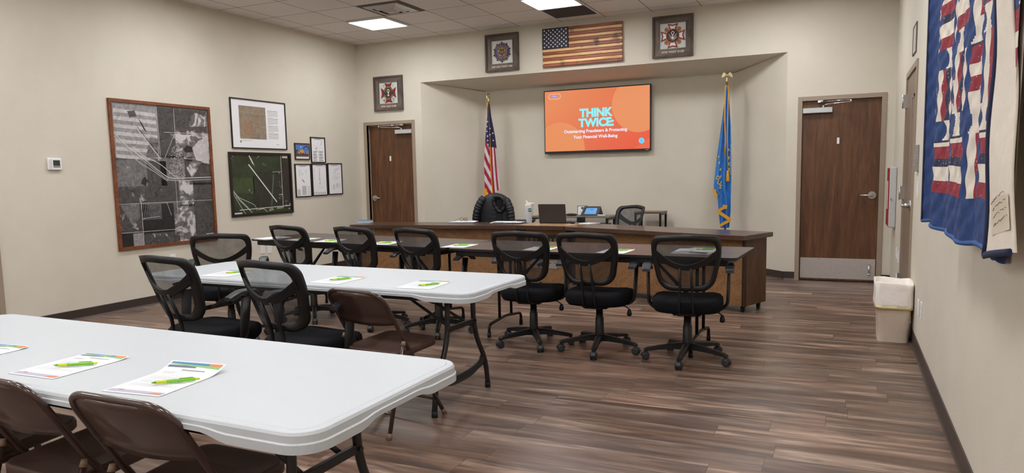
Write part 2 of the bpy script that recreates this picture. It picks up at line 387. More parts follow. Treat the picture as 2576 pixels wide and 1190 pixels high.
def door_back(name, x, w, side, closer_flip, kick):
    leaf_y = 0.055 if kick is None else 0.03
    b = MB(); b.span((FWD + 0.003, leaf_y, 0.008), (w - FWD - 0.003, leaf_y + 0.045, DZ - FWD - 0.004), 0, 0.002)
    d = struct(b.build(name, M_OAK, None, (x, 0, 0)))
    f = frame_mesh(w).build('door_frame', M_TRIM, d)
    lx = FWD + 0.07 if side < 0 else w - FWD - 0.07
    lever_mesh(lx, 1.02, leaf_y, 1 if side < 0 else -1).build('door_lever', M_STEEL, d)
    # closer: body on the leaf, two-piece arm up to the head of the frame
    b = MB(); 
    x0, x1 = (w - FWD - 0.305, w - FWD - 0.012) if not closer_flip else (FWD + 0.006, FWD + 0.325)
    b.span((x0, leaf_y - 0.062, 1.985), (x1, leaf_y, 2.045), 0, 0.004); c = b.build('door_closer', M_ALU, d)
    b = MB(); s = -1 if not closer_flip else 1
    px = x0 + 0.10 if not closer_flip else x1 - 0.10
    b.cyl((px, leaf_y - 0.03, 2.045), (px, leaf_y - 0.03, 2.07), 0.013, None, 12)
    e = (px + s * 0.29, leaf_y - 0.20, 2.085)
    b.tube(fillet([(px, leaf_y - 0.03, 2.066), (px + s * 0.03, leaf_y - 0.05, 2.08), e], 0.02), 0.006, 8)
    b.cyl((e[0], e[1], 2.075), (e[0], e[1], 2.112), 0.010, None, 10)
    b.tube([(e[0], e[1], 2.105), (px + s * -0.03, -0.02, 2.112)], 0.006, 8)
    b.span((px + s * -0.03 - 0.03, -0.024, 2.102), (px + s * -0.03 + 0.03, leaf_y, 2.128), 0, 0.003)
    b.build('closer_arm', M_CHROME, d)
    b = MB(); mx = w * 0.47 if kick is None else w * 0.475; mz = 1.62 if kick is None else 1.655
    b.box((mx, leaf_y - 0.006, mz), (0.028, 0.014, 0.075), 0, 0.006, seg=3); b.build('door_knocker_plate', M_WHITE, d)
    if kick is not None:
        b = MB(); b.span((FWD + 0.012, leaf_y - 0.003, 0.03), (w - FWD - 0.012, leaf_y + 0.001, 0.275))
        k = b.build('kick_plate', M_KICK, d)
        b = MB()
        for i in range(5):
            for z in (0.04, 0.265): b.cyl((FWD + 0.022 + i * (w - 2 * FWD - 0.044) / 4, leaf_y - 0.003, z), (FWD + 0.022 + i * (w - 2 * FWD - 0.044) / 4, leaf_y - 0.0055, z), 0.004, None, 8)
        b.build('kick_plate_screws', M_CHROME, k)
        b = MB(); kx = w - FWD - 0.075
        b.cyl((kx, leaf_y - 0.004, 0.20), (kx, leaf_y - 0.022, 0.20), 0.015, 0.012, 14)
        b.tube([(kx, leaf_y - 0.02, 0.20), (kx + 0.001, leaf_y - 0.025, 0.10)], [0.011, 0.007], 10); b.ball((kx, leaf_y - 0.025, 0.095), 0.014)
        b.build('door_holder', M_CHROME, k)
    return d
door_back('door_1', D1[0], D1[1] - D1[0], -1, False, None)
door_back('door_2', D2[0], D2[1] - D2[0], 1, True, True)
# right-hand metal door with hinges, vision trim and lever
w3 = D3[1] - D3[0]
b = MB(); b.span((FWD + 0.003, 0.0, 0.008), (w3 - FWD - 0.003, 0.045, DZ - FWD - 0.004), 0, 0.002)
d3 = struct(b.build('door_3', M_TANDOOR, None, (W, D3[1], 0), -PI / 2))
frame_mesh(w3).build('door_frame', M_TRIM, d3)
lever_mesh(w3 - FWD - 0.11, 1.02, 0.0, -1).build('door_lever', M_STEEL, d3)
b = MB()
for z0, z1 in ((1.02, 1.05), (1.90, 1.93)): b.span((w3 - 0.40, -0.012, z0), (w3 - 0.20, 0.001, z1), 0, 0.003)
for x0 in (w3 - 0.40, w3 - 0.23): b.span((x0, -0.012, 1.02), (x0 + 0.03, 0.001, 1.93), 0, 0.003)
vt = b.build('vision_panel_frame', M_TRIM, d3)
b = MB(); b.span((w3 - 0.37, -0.004, 1.05), (w3 - 0.23, 0.001, 1.90)); b.build('vision_glass', simple('smoked_glass', rgb(70, 64, 58), 0.08, var=0), vt)
for z in (0.29, 1.10, 1.93):
    b = MB(); b.cyl((FWD - 0.002, -0.034, z - 0.062), (FWD - 0.002, -0.034, z + 0.062), 0.0085, None, 12)
    for q in range(4): b.cyl((FWD - 0.002, -0.034, z - 0.04 + q * 0.027), (FWD - 0.002, -0.034, z - 0.038 + q * 0.027), 0.0095, None, 12, 0)
    b.span((FWD + 0.004, -0.033, z - 0.06), (FWD + 0.012, 0.0, z + 0.06)); b.span((FWD - 0.012, -0.033, z - 0.06), (FWD - 0.004, -0.012, z + 0.06))
    b.build('hinge', M_STEEL, d3)
w4 = D4[1] - D4[0]
b = MB(); b.span((FWD + 0.003, 0.055, 0.008), (w4 - FWD - 0.003, 0.1, DZ - FWD - 0.004))
d4 = struct(b.build('door_4', M_OAK, None, (0, D4[0], 0), PI / 2)); frame_mesh(w4).build('door_frame', M_TRIM, d4)

# ------------------------------------------------------------------ ceiling fittings
LE = 29.5
M_LAMP = emissive('led_diffuser', (0.98, 0.985, 1.0, 1), LE)
M_LFRAME = simple('light_frame_white', rgb(225, 224, 222), 0.5, var=0.02)
cells_x = [0.915, 3.355, 5.795]; cells_y = [-1.46, -3.90, -6.34, -8.78, -11.22, -13.66]
labels = {(0, 0): 'square glowing ceiling panel near the left wall, above the framed site map', (1, 0): 'square glowing ceiling panel above the wooden flag, cut by the top of the photo'}
first = None
for i, x in enumerate(cells_x):
    for j, y in enumerate(cells_y):
        lab = labels.get((i, j), 'square ceiling panel outside the photo, row %s from the back wall, %s column' % (('one', 'two', 'three', 'four', 'five', 'six')[j], ('left', 'middle', 'right')[i]))
        if first is None:
            t = first = thing('ceiling_light', lab, 'ceiling light', (x + 0.305, y + 0.305, H), 0, 'square ceiling light panels')
            b = MB()
            for a, c in (((-0.3, -0.3), (0.3, -0.272)), ((-0.3, 0.272), (0.3, 0.3)), ((-0.3, -0.272), (-0.272, 0.272)), ((0.272, -0.272), (0.3, 0.272))):
                b.span((a[0], a[1], -0.022), (c[0], c[1], 0.0), 0, 0.002)
            b.build('frame', M_LFRAME, t)
            b = MB(); b.span((-0.274, -0.274, -0.016), (0.274, 0.274, -0.004)); b.build('diffuser', M_LAMP, t)
        else:
            t = copy_tree(first); t.location = (x + 0.305, y + 0.305, H); t['label'] = lab
t = thing('ceiling_vent', 'square metal air diffuser in the ceiling behind the left light panel', 'vent', (1.83, -1.765, H))
M_VENT = simple('vent_metal', rgb(196, 192, 188), 0.35, 0.35, var=0.04)
b = MB(); b.span((-0.3, -0.3, -0.004), (0.3, 0.3, 0.0)); b.build('backing', simple('vent_shadow', rgb(92, 87, 84), 0.8), t)
for k, (r, z) in enumerate(((0.215, 0.012), (0.16, 0.022), (0.105, 0.030))):
    b = MB(); q = r - 0.05
    vs = [(sx * r, sy * r, -0.004 - z * 0.3) for sx, sy in ((-1, -1), (1, -1), (1, 1), (-1, 1))] + [(sx * q, sy * q, -0.004 - z * 1.6) for sx, sy in ((-1, -1), (1, -1), (1, 1), (-1, 1))]
    vs += [(p[0] * 0.985, p[1] * 0.985, p[2] + 0.003) for p in vs]
    fs = []
    for o in (0, 8):
        for i in range(4): fs.append((o + i, o + (i + 1) % 4, o + 4 + (i + 1) % 4, o + 4 + i))
    b.add(vs, fs); b.build('louvre', M_VENT, t)
b = MB()
for a, c in (((-0.24, -0.24), (0.24, -0.205)), ((-0.24, 0.205), (0.24, 0.24)), ((-0.24, -0.205), (-0.205, 0.205)), ((0.205, -0.205), (0.24, 0.205))): b.span((a[0], a[1], -0.014), (c[0], c[1], -0.004), 0, 0.002)
b.span((-0.055, -0.055, -0.05), (0.055, 0.055, -0.043), 0, 0.002); b.build('vent_frame', M_VENT, t)
t = thing('return_air_grille', 'dark grey square grille panel in the ceiling between light panel and back wall', 'vent', (3.66, -0.545, H))
b = MB()
for a, c in (((-0.3, -0.3), (0.3, -0.28)), ((-0.3, 0.28), (0.3, 0.3)), ((-0.3, -0.28), (-0.28, 0.28)), ((0.28, -0.28), (0.3, 0.28))): b.span((a[0], a[1], -0.012), (c[0], c[1], 0.0))
b.build('frame', M_LFRAME, t)
b = MB(); b.span((-0.28, -0.28, -0.004), (0.28, 0.28, 0.0))
for i in range(27): b.span((-0.28, -0.27 + i * 0.0205, -0.009), (0.28, -0.266 + i * 0.0205, -0.003))
b.build('grille', simple('grille_grey', rgb(98, 92, 92), 0.6, 0.2), t)
# ------------------------------------------------------------------ furniture materials
M_WTAB = simple('white_moulded_plastic', rgb(198, 203, 207), 0.42, var=0.015, vscale=120, bmp=0.12, bscale=600)
M_TLEG = simple('charcoal_leg_steel', rgb(58, 58, 60), 0.38, 0.5, var=0.05)
M_TRAIL = simple('black_rail_steel', rgb(40, 40, 42), 0.45, 0.3, var=0.05)
M_RUB = simple('black_rubber', rgb(24, 24, 25), 0.6, var=0.05)
M_LAM = wood('walnut_laminate', rgb(86, 72, 66), rgb(98, 83, 76), 4, (9, 1, 1), 0.33)
M_BLKEDGE = simple('black_edge', rgb(20, 19, 20), 0.5, var=0.05)
M_BLACK = simple('black_chair_plastic', rgb(20, 20, 22), 0.42, var=0.08, bmp=0.1, bscale=400)
M_FABRIC = simple('black_seat_fabric', rgb(17, 17, 21), 0.95, var=0.12, vscale=60, bmp=0.25, bscale=900, spec=0.2)
M_PAD = simple('grey_arm_pad', rgb(44, 46, 51), 0.45, var=0.05)
M_BLKMETAL = simple('black_powder_steel', rgb(26, 26, 28), 0.4, 0.3, var=0.05)
def mesh_fabric():
    m, nt, bs = new_mat('black_open_mesh_fabric'); bs.inputs['Base Color'].default_value = rgb(44, 43, 46); bs.inputs['Roughness'].default_value = 0.8
    v = coords(nt); n = noise(nt, v, 14, 2)
    L(nt, ramp(nt, n, [(0.3, (0.60, 0.60, 0.60, 1)), (0.7, (0.70, 0.70, 0.70, 1))]), bs.inputs['Alpha'])
    return m
M_MESH = mesh_fabric()
M_FOLD = simple('brown_enamel_steel', rgb(66, 46, 39), 0.28, 0.15, var=0.05, coat=0.4)
M_FOLDPAD = simple('brown_vinyl', rgb(74, 52, 43), 0.5, var=0.06)
M_CAP = simple('worn_beige_cap', rgb(142, 116, 96), 0.6, var=0.15)
M_DESKTOP = wood('dark_walnut_desktop', rgb(66, 44, 34), rgb(92, 66, 52), 4, (10, 1, 1), 0.30, coat=0.25, dist=1.0)
M_DESKPAN = wood('stained_birch_panel', rgb(136, 96, 60), rgb(160, 118, 78), 7, (1.6, 1, 1), 0.5, contrast=(0.3, 0.7), dist=1.6)
M_DESKEND = wood('stained_end_panel', rgb(92, 62, 42), rgb(116, 82, 57), 3.2, (1, 1, 5), 0.5)
M_DESKTRIM = wood('dark_walnut_trim', rgb(58, 38, 28), rgb(80, 54, 42), 5, (1, 1, 9), 0.42)

# ------------------------------------------------------------------ white folding tables
def white_table(label, loc, rotz):
    t = thing('folding_table', label, 'table', loc, rotz, 'white folding tables')
    Lx, Ly, Z = 1.258, 0.386, 0.722
    def outline(ins):
        return rrect(-Lx + ins, -Ly + ins, Lx - ins, Ly - ins, max(0.02, 0.085 - ins), 8)
    base = outline(0)
    # finely sampled outline so that the skirt can step
    def dens(pts):
        out = []
        for i in range(len(pts)):
            a, b2 = Vector(pts[i]), Vector(pts[(i + 1) % len(pts)]); n = max(1, int((b2 - a).length / 0.03))
            for j in range(n): out.append(tuple(a + (b2 - a) * j / n))
        return out
    base = dens(base)
    def inset(p, d):
        qx = max(-Lx + 0.085, min(Lx - 0.085, p[0])); qy = max(-Ly + 0.085, min(Ly - 0.085, p[1]))
        v = Vector((p[0] - qx, p[1] - qy)); l = v.length; v = v / l if l > 0 else v
        return (p[0] - v.x * d, p[1] - v.y * d)
    def sm(a, b2, x): x = max(0, min(1, (x - a) / (b2 - a))); return x * x * (3 - 2 * x)
    def depth(p):
        if abs(p[1]) > Ly - 0.084 and abs(p[0]) < Lx - 0.09: return 0.036 + 0.02 * sm(Lx - 0.36, Lx - 0.26, abs(p[0]))
        if abs(p[0]) > Lx - 0.084 and abs(p[1]) < Ly - 0.09: return 0.038 + 0.018 * sm(0.10, 0.18, abs(p[1]))
        return 0.056
    prof = [(0.030, 0.0), (0.024, -0.0025), (0.019, -0.0025), (0.013, -0.001), (0.006, -0.003), (0.001, -0.010), (0.0, -0.40), (-0.004, -0.48), (-0.004, -1.0), (0.010, -1.0), (0.012, -0.6)]
    b = MB(); n = len(base); vs = []
    for ins, dz in prof:
        for p in base:
            q = inset(p, ins); z = Z + dz if dz > -0.1 else Z - 0.010 + (dz + 0.0) * (depth(p) - 0.010)
            vs.append((q[0], q[1], z))
    fs = []
    for i in range(len(prof) - 1):
        for j in range(n): fs.append((i * n + j, i * n + (j + 1) % n, (i + 1) * n + (j + 1) % n, (i + 1) * n + j))
    b.add(vs, fs, 0, False)
    b.add([vs[j] for j in range(n)], [tuple(range(n))]); lo = [(v[0], v[1], Z - 0.03) for v in vs[-n:]]; b.add(lo, [tuple(range(n))[::-1]])
    top = b.build('tabletop', M_WTAB, t)
    for s in (-1, 1):
        b = MB(); b.span((-Lx + 0.30, s * (Ly - 0.045) - 0.012, Z - 0.062), (Lx - 0.30, s * (Ly - 0.045) + 0.012, Z - 0.028), 0, 0.003)
        for e in (-1, 1): b.tube([(e * (Lx - 0.31), s * (Ly - 0.045), Z - 0.045), (e * (Lx - 0.24), s * (Ly - 0.05), Z - 0.064)], 0.014, 6)
        b.build('side_rail', M_TRAIL, t)
    for e in (-1, 1):
        lx = e * (Lx - 0.275)
        for s in (-1, 1):
            b = MB()
            pts = fillet([(lx, s * 0.150, Z - 0.03), (lx, s * 0.150, 0.40), (lx, s * 0.295, 0.18), (lx, s * 0.318, 0.02)], 0.13, 7)
            b.tube(pts, 0.0155, 12); lg = b.build('leg', M_TLEG, t)
            b = MB(); b.cyl((lx, s * 0.317, 0.0), (lx, s * 0.3165, 0.035), 0.018, 0.017, 12); b.build('foot_cap', M_RUB, lg)
        b = MB()
        arch = fillet([(lx, -0.285, 0.205), (lx, -0.12, 0.150), (lx, 0.12, 0.150), (lx, 0.285, 0.205)], 0.15, 6)
        b.tube(arch, [0.011] * len(arch), 8, ry=[0.030 if 0 < i < len(arch) - 1 else 0.045 for i in range(len(arch))], up=(0, 0, 1))
        b.build('lower_brace', M_TLEG, t)
        b = MB(); b.span((lx - 0.010, -0.145, 0.445), (lx + 0.010, 0.145, 0.475), 0, 0.003)
        for s in (-1, 1): b.cyl((lx + e * 0.012, s * 0.15, 0.46), (lx + e * 0.02, s * 0.15, 0.46), 0.009, None, 8)
        b.build('cross_brace', M_TLEG, t)
        b = MB()
        for s in (-1, 1): b.tube([(lx - e * 0.016, s * 0.09, 0.46), (lx - e * 0.42, s * 0.06, Z - 0.05)], 0.009, 8)
        b.build('folding_stay', M_TLEG, t)
    return t
white_table('white moulded folding table in the foreground, nearest the camera', (4.427, -7.608, 0), R_(-0.8))
white_table('white moulded folding table in the middle, with task chairs at its near side', (3.817, -5.614, 0), R_(-1.4))

# ------------------------------------------------------------------ dark laminate folding tables
def dark_table(label, p0, ang, ln, dp=0.765, Z=0.742):
    t = thing('laminate_table', label, 'table', (p0[0], p0[1], 0), ang, 'dark laminate tables in a row')
    b = MB(); o = rrect(0.004, 0, ln - 0.004, dp, 0.035, 4)
    b.slab(o, Z - 0.016, Z, 0); b.slab([(x * 1.0, y) for x, y in rrect(0.0, -0.004, ln, dp + 0.004, 0.037, 4)], Z - 0.019, Z - 0.0015, 1)
    b.build('tabletop', [M_LAM, M_BLKEDGE], t)
    b = MB()
    for y in (0.04, dp - 0.04): b.span((0.07, y - 0.012, Z - 0.064), (ln - 0.07, y + 0.012, Z - 0.019), 0, 0.004)
    for x in (0.075, ln - 0.075): b.span((x - 0.012, 0.03, Z - 0.064), (x + 0.012, dp - 0.03, Z - 0.019), 0, 0.004)
    b.build('apron', M_BLKEDGE, t)
    for e, x in ((1, 0.33), (-1, ln - 0.33)):
        for y in (dp * 0.36, dp * 0.64):
            b = MB(); b.cyl((x, y, 0.13), (x, y, Z - 0.02), 0.0125, None, 10); b.build('leg', M_BLKMETAL, t)
        b = MB(); pts = fillet([(x, 0.09, 0.02), (x, 0.09, 0.105), (x, dp / 2, 0.135), (x, dp - 0.09, 0.105), (x, dp - 0.09, 0.02)], 0.06, 5)
        b.tube(pts, 0.0125, 10); f = b.build('foot_bar', M_BLKMETAL, t)
        for y in (0.09, dp - 0.09):
            b = MB(); b.cyl((x, y, 0), (x, y, 0.045), 0.0165, 0.0155, 10); b.build('foot_cap', M_RUB, f)
        b = MB(); b.tube([(x, dp / 2, 0.34), (x + e * 0.16, dp / 2, 0.47), (x + e * 0.40, dp / 2, Z - 0.03)], [0.011, 0.016, 0.008], 8)
        b.cyl((x, dp * 0.35, 0.34), (x, dp * 0.65, 0.34), 0.009, None, 8); b.build('folding_stay', M_BLKMETAL, t)
    return t
aL = math.atan2(-4.124 + 3.754, 3.850 - 1.349); aR = R_(-2.9)
dark_table('dark brown laminate table, the left one of the joined pair before the desk', (1.355, -3.760), aL, 2.50)
dark_table('dark brown laminate table, the right one of the joined pair before the desk', (3.862, -4.135), aR, 2.325)

# ------------------------------------------------------------------ three-part council desk on castors
def desk_section(label, p0, p1, caps):
    d = Vector((p1[0] - p0[0], p1[1] - p0[1])); ln = d.length; ang = math.atan2(d.y, d.x); DP = 0.54; Z = 0.742
    t = thing('council_desk', label, 'desk', (p0[0], p0[1], 0), ang)
    b = MB(); b.span((0.001, 0, Z - 0.045), (ln - 0.001, DP, Z), 0, 0.004); b.build('desktop', M_DESKTOP, t)
    x0 = 0.05 if caps[0] else 0.012; x1 = ln - (0.05 if caps[1] else 0.012); zb = 0.065; zt = Z - 0.045
    b = MB(); b.span((x0 + 0.03, 0.125, zb), (x1 - 0.03, 0.145, zt)); b.build('front_panel', M_DESKPAN, t)
    for x, e in ((x0, 1), (x1, -1)):
        b = MB(); b.span((x, 0.135, zb), (x + e * 0.02, DP - 0.03, zt), 0, 0.002); b.build('end_panel', M_DESKEND, t)
        b = MB(); b.span((x + e * -0.002, 0.112, zb - 0.005), (x + e * 0.022, 0.14, zt), 0, 0.003); b.span((x + e * 0.026, 0.118, zb), (x + e * 0.036, 0.128, zt), 0, 0.002)
        b.build('corner_trim', M_DESKTRIM, t)
    b = MB(); b.span((x0 + 0.02, 0.145, zb), (x1 - 0.02, DP - 0.05, zb + 0.02)); b.build('bottom_shelf', M_DESKTRIM, t)
    for x in (x0 + 0.05, x1 - 0.05):
        for y in (0.17, DP - 0.08): castor_block(x, y, zb, t)
    return t
def castor_block(x, y, zt, parent):
    b = MB(); b.span((x - 0.02, y - 0.02, zt - 0.006), (x + 0.02, y + 0.02, zt + 0.001)); b.cyl((x - 0.010, y, 0.0235), (x + 0.010, y, 0.0235), 0.0235, None, 14)
    for s in (-1, 1): b.span((x + s * 0.013 - 0.002, y - 0.014, 0.02), (x + s * 0.013 + 0.002, y + 0.014, zt - 0.004))
    b.build('castor', M_BLKMETAL, parent)
DK = [(1.097, -1.789), (3.337, -1.556), (3.959, -1.620), (6.021, -2.485)]
dsk_l = desk_section('long brown wooden desk section on castors, left wing of the curved council desk', DK[0], DK[1], (True, False))
dsk_r = desk_section('long brown wooden desk section on castors, right wing of the curved council desk', DK[2], DK[3], (False, True))
# middle section: wedge shaped
ang = math.atan2(DK[2][1] - DK[1][1], DK[2][0] - DK[1][0]); ln = math.dist(DK[1], DK[2])
t = dsk_c = thing('council_desk', 'short wedge-shaped middle section of the council desk with a pale map top', 'desk', (DK[1][0], DK[1][1], 0), ang)
def toloc(p): 
    v = Vector((p[0] - DK[1][0], p[1] - DK[1][1])); return (v.x * math.cos(ang) + v.y * math.sin(ang), -v.x * math.sin(ang) + v.y * math.cos(ang))
aL_, aR_ = math.atan2(DK[1][1] - DK[0][1], DK[1][0] - DK[0][0]), math.atan2(DK[3][1] - DK[2][1], DK[3][0] - DK[2][0])
bl = toloc((DK[1][0] - math.sin(aL_) * 0.54, DK[1][1] + math.cos(aL_) * 0.54)); br = toloc((DK[2][0] - math.sin(aR_) * 0.54, DK[2][1] + math.cos(aR_) * 0.54))
out = [(0.004, 0.0), (ln - 0.004, 0.0), (br[0] - 0.004, br[1]), (bl[0] + 0.004, bl[1])]
b = MB(); b.slab(out, 0.697, 0.742); b.build('desktop', M_DESKTOP, t)
M_MAPTOP = wood('pale_burl_map_inlay', rgb(206, 176, 134), rgb(168, 124, 82), 5, (2.2, 1, 1), 0.35, c3=rgb(92, 56, 34), dist=3.5)
b = MB(); b.slab([(0.02, 0.012), (ln - 0.02, 0.012), (br[0] - 0.05, br[1] - 0.06), (bl[0] + 0.05, bl[1] - 0.06)], 0.742, 0.7432); b.build('map_inlay', M_MAPTOP, t)
b = MB(); b.span((0.045, 0.125, 0.065), (ln - 0.045, 0.145, 0.697)); b.build('front_panel', M_DESKPAN, t)
for x, e in ((0.014, 1), (ln - 0.014, -1)):
    b = MB(); b.span((x, 0.135, 0.065), (x + e * 0.02, 0.50, 0.697)); b.build('end_panel', M_DESKEND, t)
    b = MB(); b.span((x, 0.112, 0.06), (x + e * 0.026, 0.14, 0.697), 0, 0.003); b.build('corner_trim', M_DESKTRIM, t)
for x in (0.06, ln - 0.06):
    for y in (0.17, 0.46): castor_block(x, y, 0.065, t)
# raised black slab-serif letters, only their tops show above the table in front
b = MB(); M_LET = simple('black_painted_letters', rgb(32, 31, 32), 0.5, var=0.04)
def slabY(x, w, z1, h):
    q = w / 2; c = x + q
    return [(x, z1), (x + w * 0.47, z1), (x + w * 0.47, z1 - h * 0.22), (c, z1 - h * 0.42), (x + w * 0.53, z1 - h * 0.22), (x + w * 0.53, z1), (x + w, z1), (x + w, z1 - h * 0.24), (x + w * 0.90, z1 - h * 0.24), (x + w * 0.68, z1 - h * 0.60), (x + w * 0.68, z1 - h), (x + w * 0.32, z1 - h), (x + w * 0.32, z1 - h * 0.60), (x + w * 0.10, z1 - h * 0.24), (x, z1 - h * 0.24)]
def slabT(x, w, z1, h): return [(x, z1), (x + w, z1), (x + w, z1 - h * 0.36), (x + w * 0.84, z1 - h * 0.36), (x + w * 0.80, z1 - h * 0.22), (x + w * 0.66, z1 - h * 0.22), (x + w * 0.66, z1 - h), (x + w * 0.34, z1 - h), (x + w * 0.34, z1 - h * 0.22), (x + w * 0.20, z1 - h * 0.22), (x + w * 0.16, z1 - h * 0.36), (x, z1 - h * 0.36)]
lw = 0.062; lz = 0.632; hh = 0.115; xs = [0.085 + i * 0.0735 for i in range(6)]
for i, x in enumerate(xs):
    if i == 5: b.prism(slabY(x, lw, lz, hh), 0.113, 0.125)
    elif i == 4: b.prism(slabT(x, lw, lz, hh), 0.113, 0.125)
    elif i in (1,): b.prism([(x, lz), (x + lw, lz), (x + lw, lz - hh), (x + lw * 0.7, lz - hh), (x + lw * 0.7, lz - hh * 0.25), (x + lw * 0.3, lz - hh * 0.25), (x + lw * 0.3, lz - hh), (x, lz - hh)], 0.113, 0.125)
    elif i == 3: b.prism([(x, lz), (x + lw * 0.35, lz), (x + lw * 0.7, lz - hh * 0.5), (x + lw * 0.7, lz), (x + lw, lz), (x + lw, lz - hh), (x + lw * 0.65, lz - hh), (x + lw * 0.3, lz - hh * 0.5), (x + lw * 0.3, lz - hh), (x, lz - hh)], 0.113, 0.125)
    elif i == 2: b.prism([(x, lz), (x + lw * 0.3, lz), (x + lw * 0.3, lz - hh * 0.75), (x + lw * 0.7, lz - hh * 0.75), (x + lw * 0.7, lz), (x + lw, lz), (x + lw, lz - hh), (x, lz - hh)], 0.113, 0.125)
    else: b.prism([(x, lz), (x + lw, lz), (x + lw, lz - hh * 0.28), (x + lw * 0.35, lz - hh * 0.28), (x + lw * 0.35, lz - hh * 0.72), (x + lw, lz - hh * 0.72), (x + lw, lz - hh), (x, lz - hh)], 0.113, 0.125)
b.build('raised_letters', M_LET, t)
# brushed plate cut to a skyline with a bison
b = MB(); px0, pz0, pw, ph = 0.075, 0.232, 0.44, 0.118
def pp(u, v): return (px0 + u * pw, pz0 + v * ph)
M_PLATE = simple('brushed_plate', rgb(176, 172, 166), 0.42, 0.6, var=0.05)
b.prism([pp(*q) for q in ((0, 0), (0.88, 0), (0.90, 0.2), (0.82, 0.42), (0.78, 0.62), (0.76, 0.72), (0.70, 0.5), (0.62, 0.36), (0.52, 0.66), (0.45, 0.94), (0.38, 0.72), (0.24, 0.5), (0.16, 0.38), (0.1, 0.26), (0, 0.24))], 0.117, 0.125)
for u0, u1, v in ((0.05, 0.26, 0.46), (0.1, 0.34, 0.68), (0.06, 0.40, 0.88), (0.5, 0.98, 0.9), (0.56, 1.0, 0.68), (0.80, 1.0, 0.46), (0.82, 1.0, 0.24)):
    b.prism([pp(u0, v - 0.075), pp(u1, v - 0.075), pp(u1 + 0.02, v), pp(u1 - 0.01, v + 0.075), pp(u0 + 0.02, v + 0.075)], 0.118, 0.125)
pl = b.build('emblem_plate', M_PLATE, t)
b = MB(); bis = [(0.0, 0.42), (0.02, 0.62), (0.06, 0.72), (0.25, 0.78), (0.48, 0.96), (0.62, 1.0), (0.74, 0.94), (0.84, 0.82), (0.95, 0.72), (1.0, 0.55), (0.96, 0.36), (0.9, 0.28), (0.84, 0.34), (0.8, 0.3), (0.8, 0.05), (0.74, 0.0), (0.7, 0.05), (0.66, 0.28), (0.45, 0.30), (0.28, 0.34), (0.26, 0.2), (0.30, 0.02), (0.22, 0.0), (0.19, 0.06), (0.16, 0.28), (0.09, 0.40), (0.05, 0.5)]
b.prism([(px0 + pw * (0.28 + 0.29 * u), pz0 + ph * (0.03 + 0.56 * v)) for u, v in bis], 0.110, 0.117); b.build('bison_silhouette', M_LET, pl)
# name card on the left wing
b = MB(); b.span((0.07, 0.119, 0.622), (0.29, 0.1245, 0.690)); cp = b.build('name_plate', simple('grey_card', rgb(150, 146, 140), 0.5, var=0.03), dsk_l)
b = MB(); 
for i in range(9): b.rect(0.10 + i * 0.018, 0.669, 0.113 + i * 0.018, 0.676, 0.1188)
b.build('printed_lines', simple('grey_print', rgb(96, 92, 90), 0.6, var=0), cp)

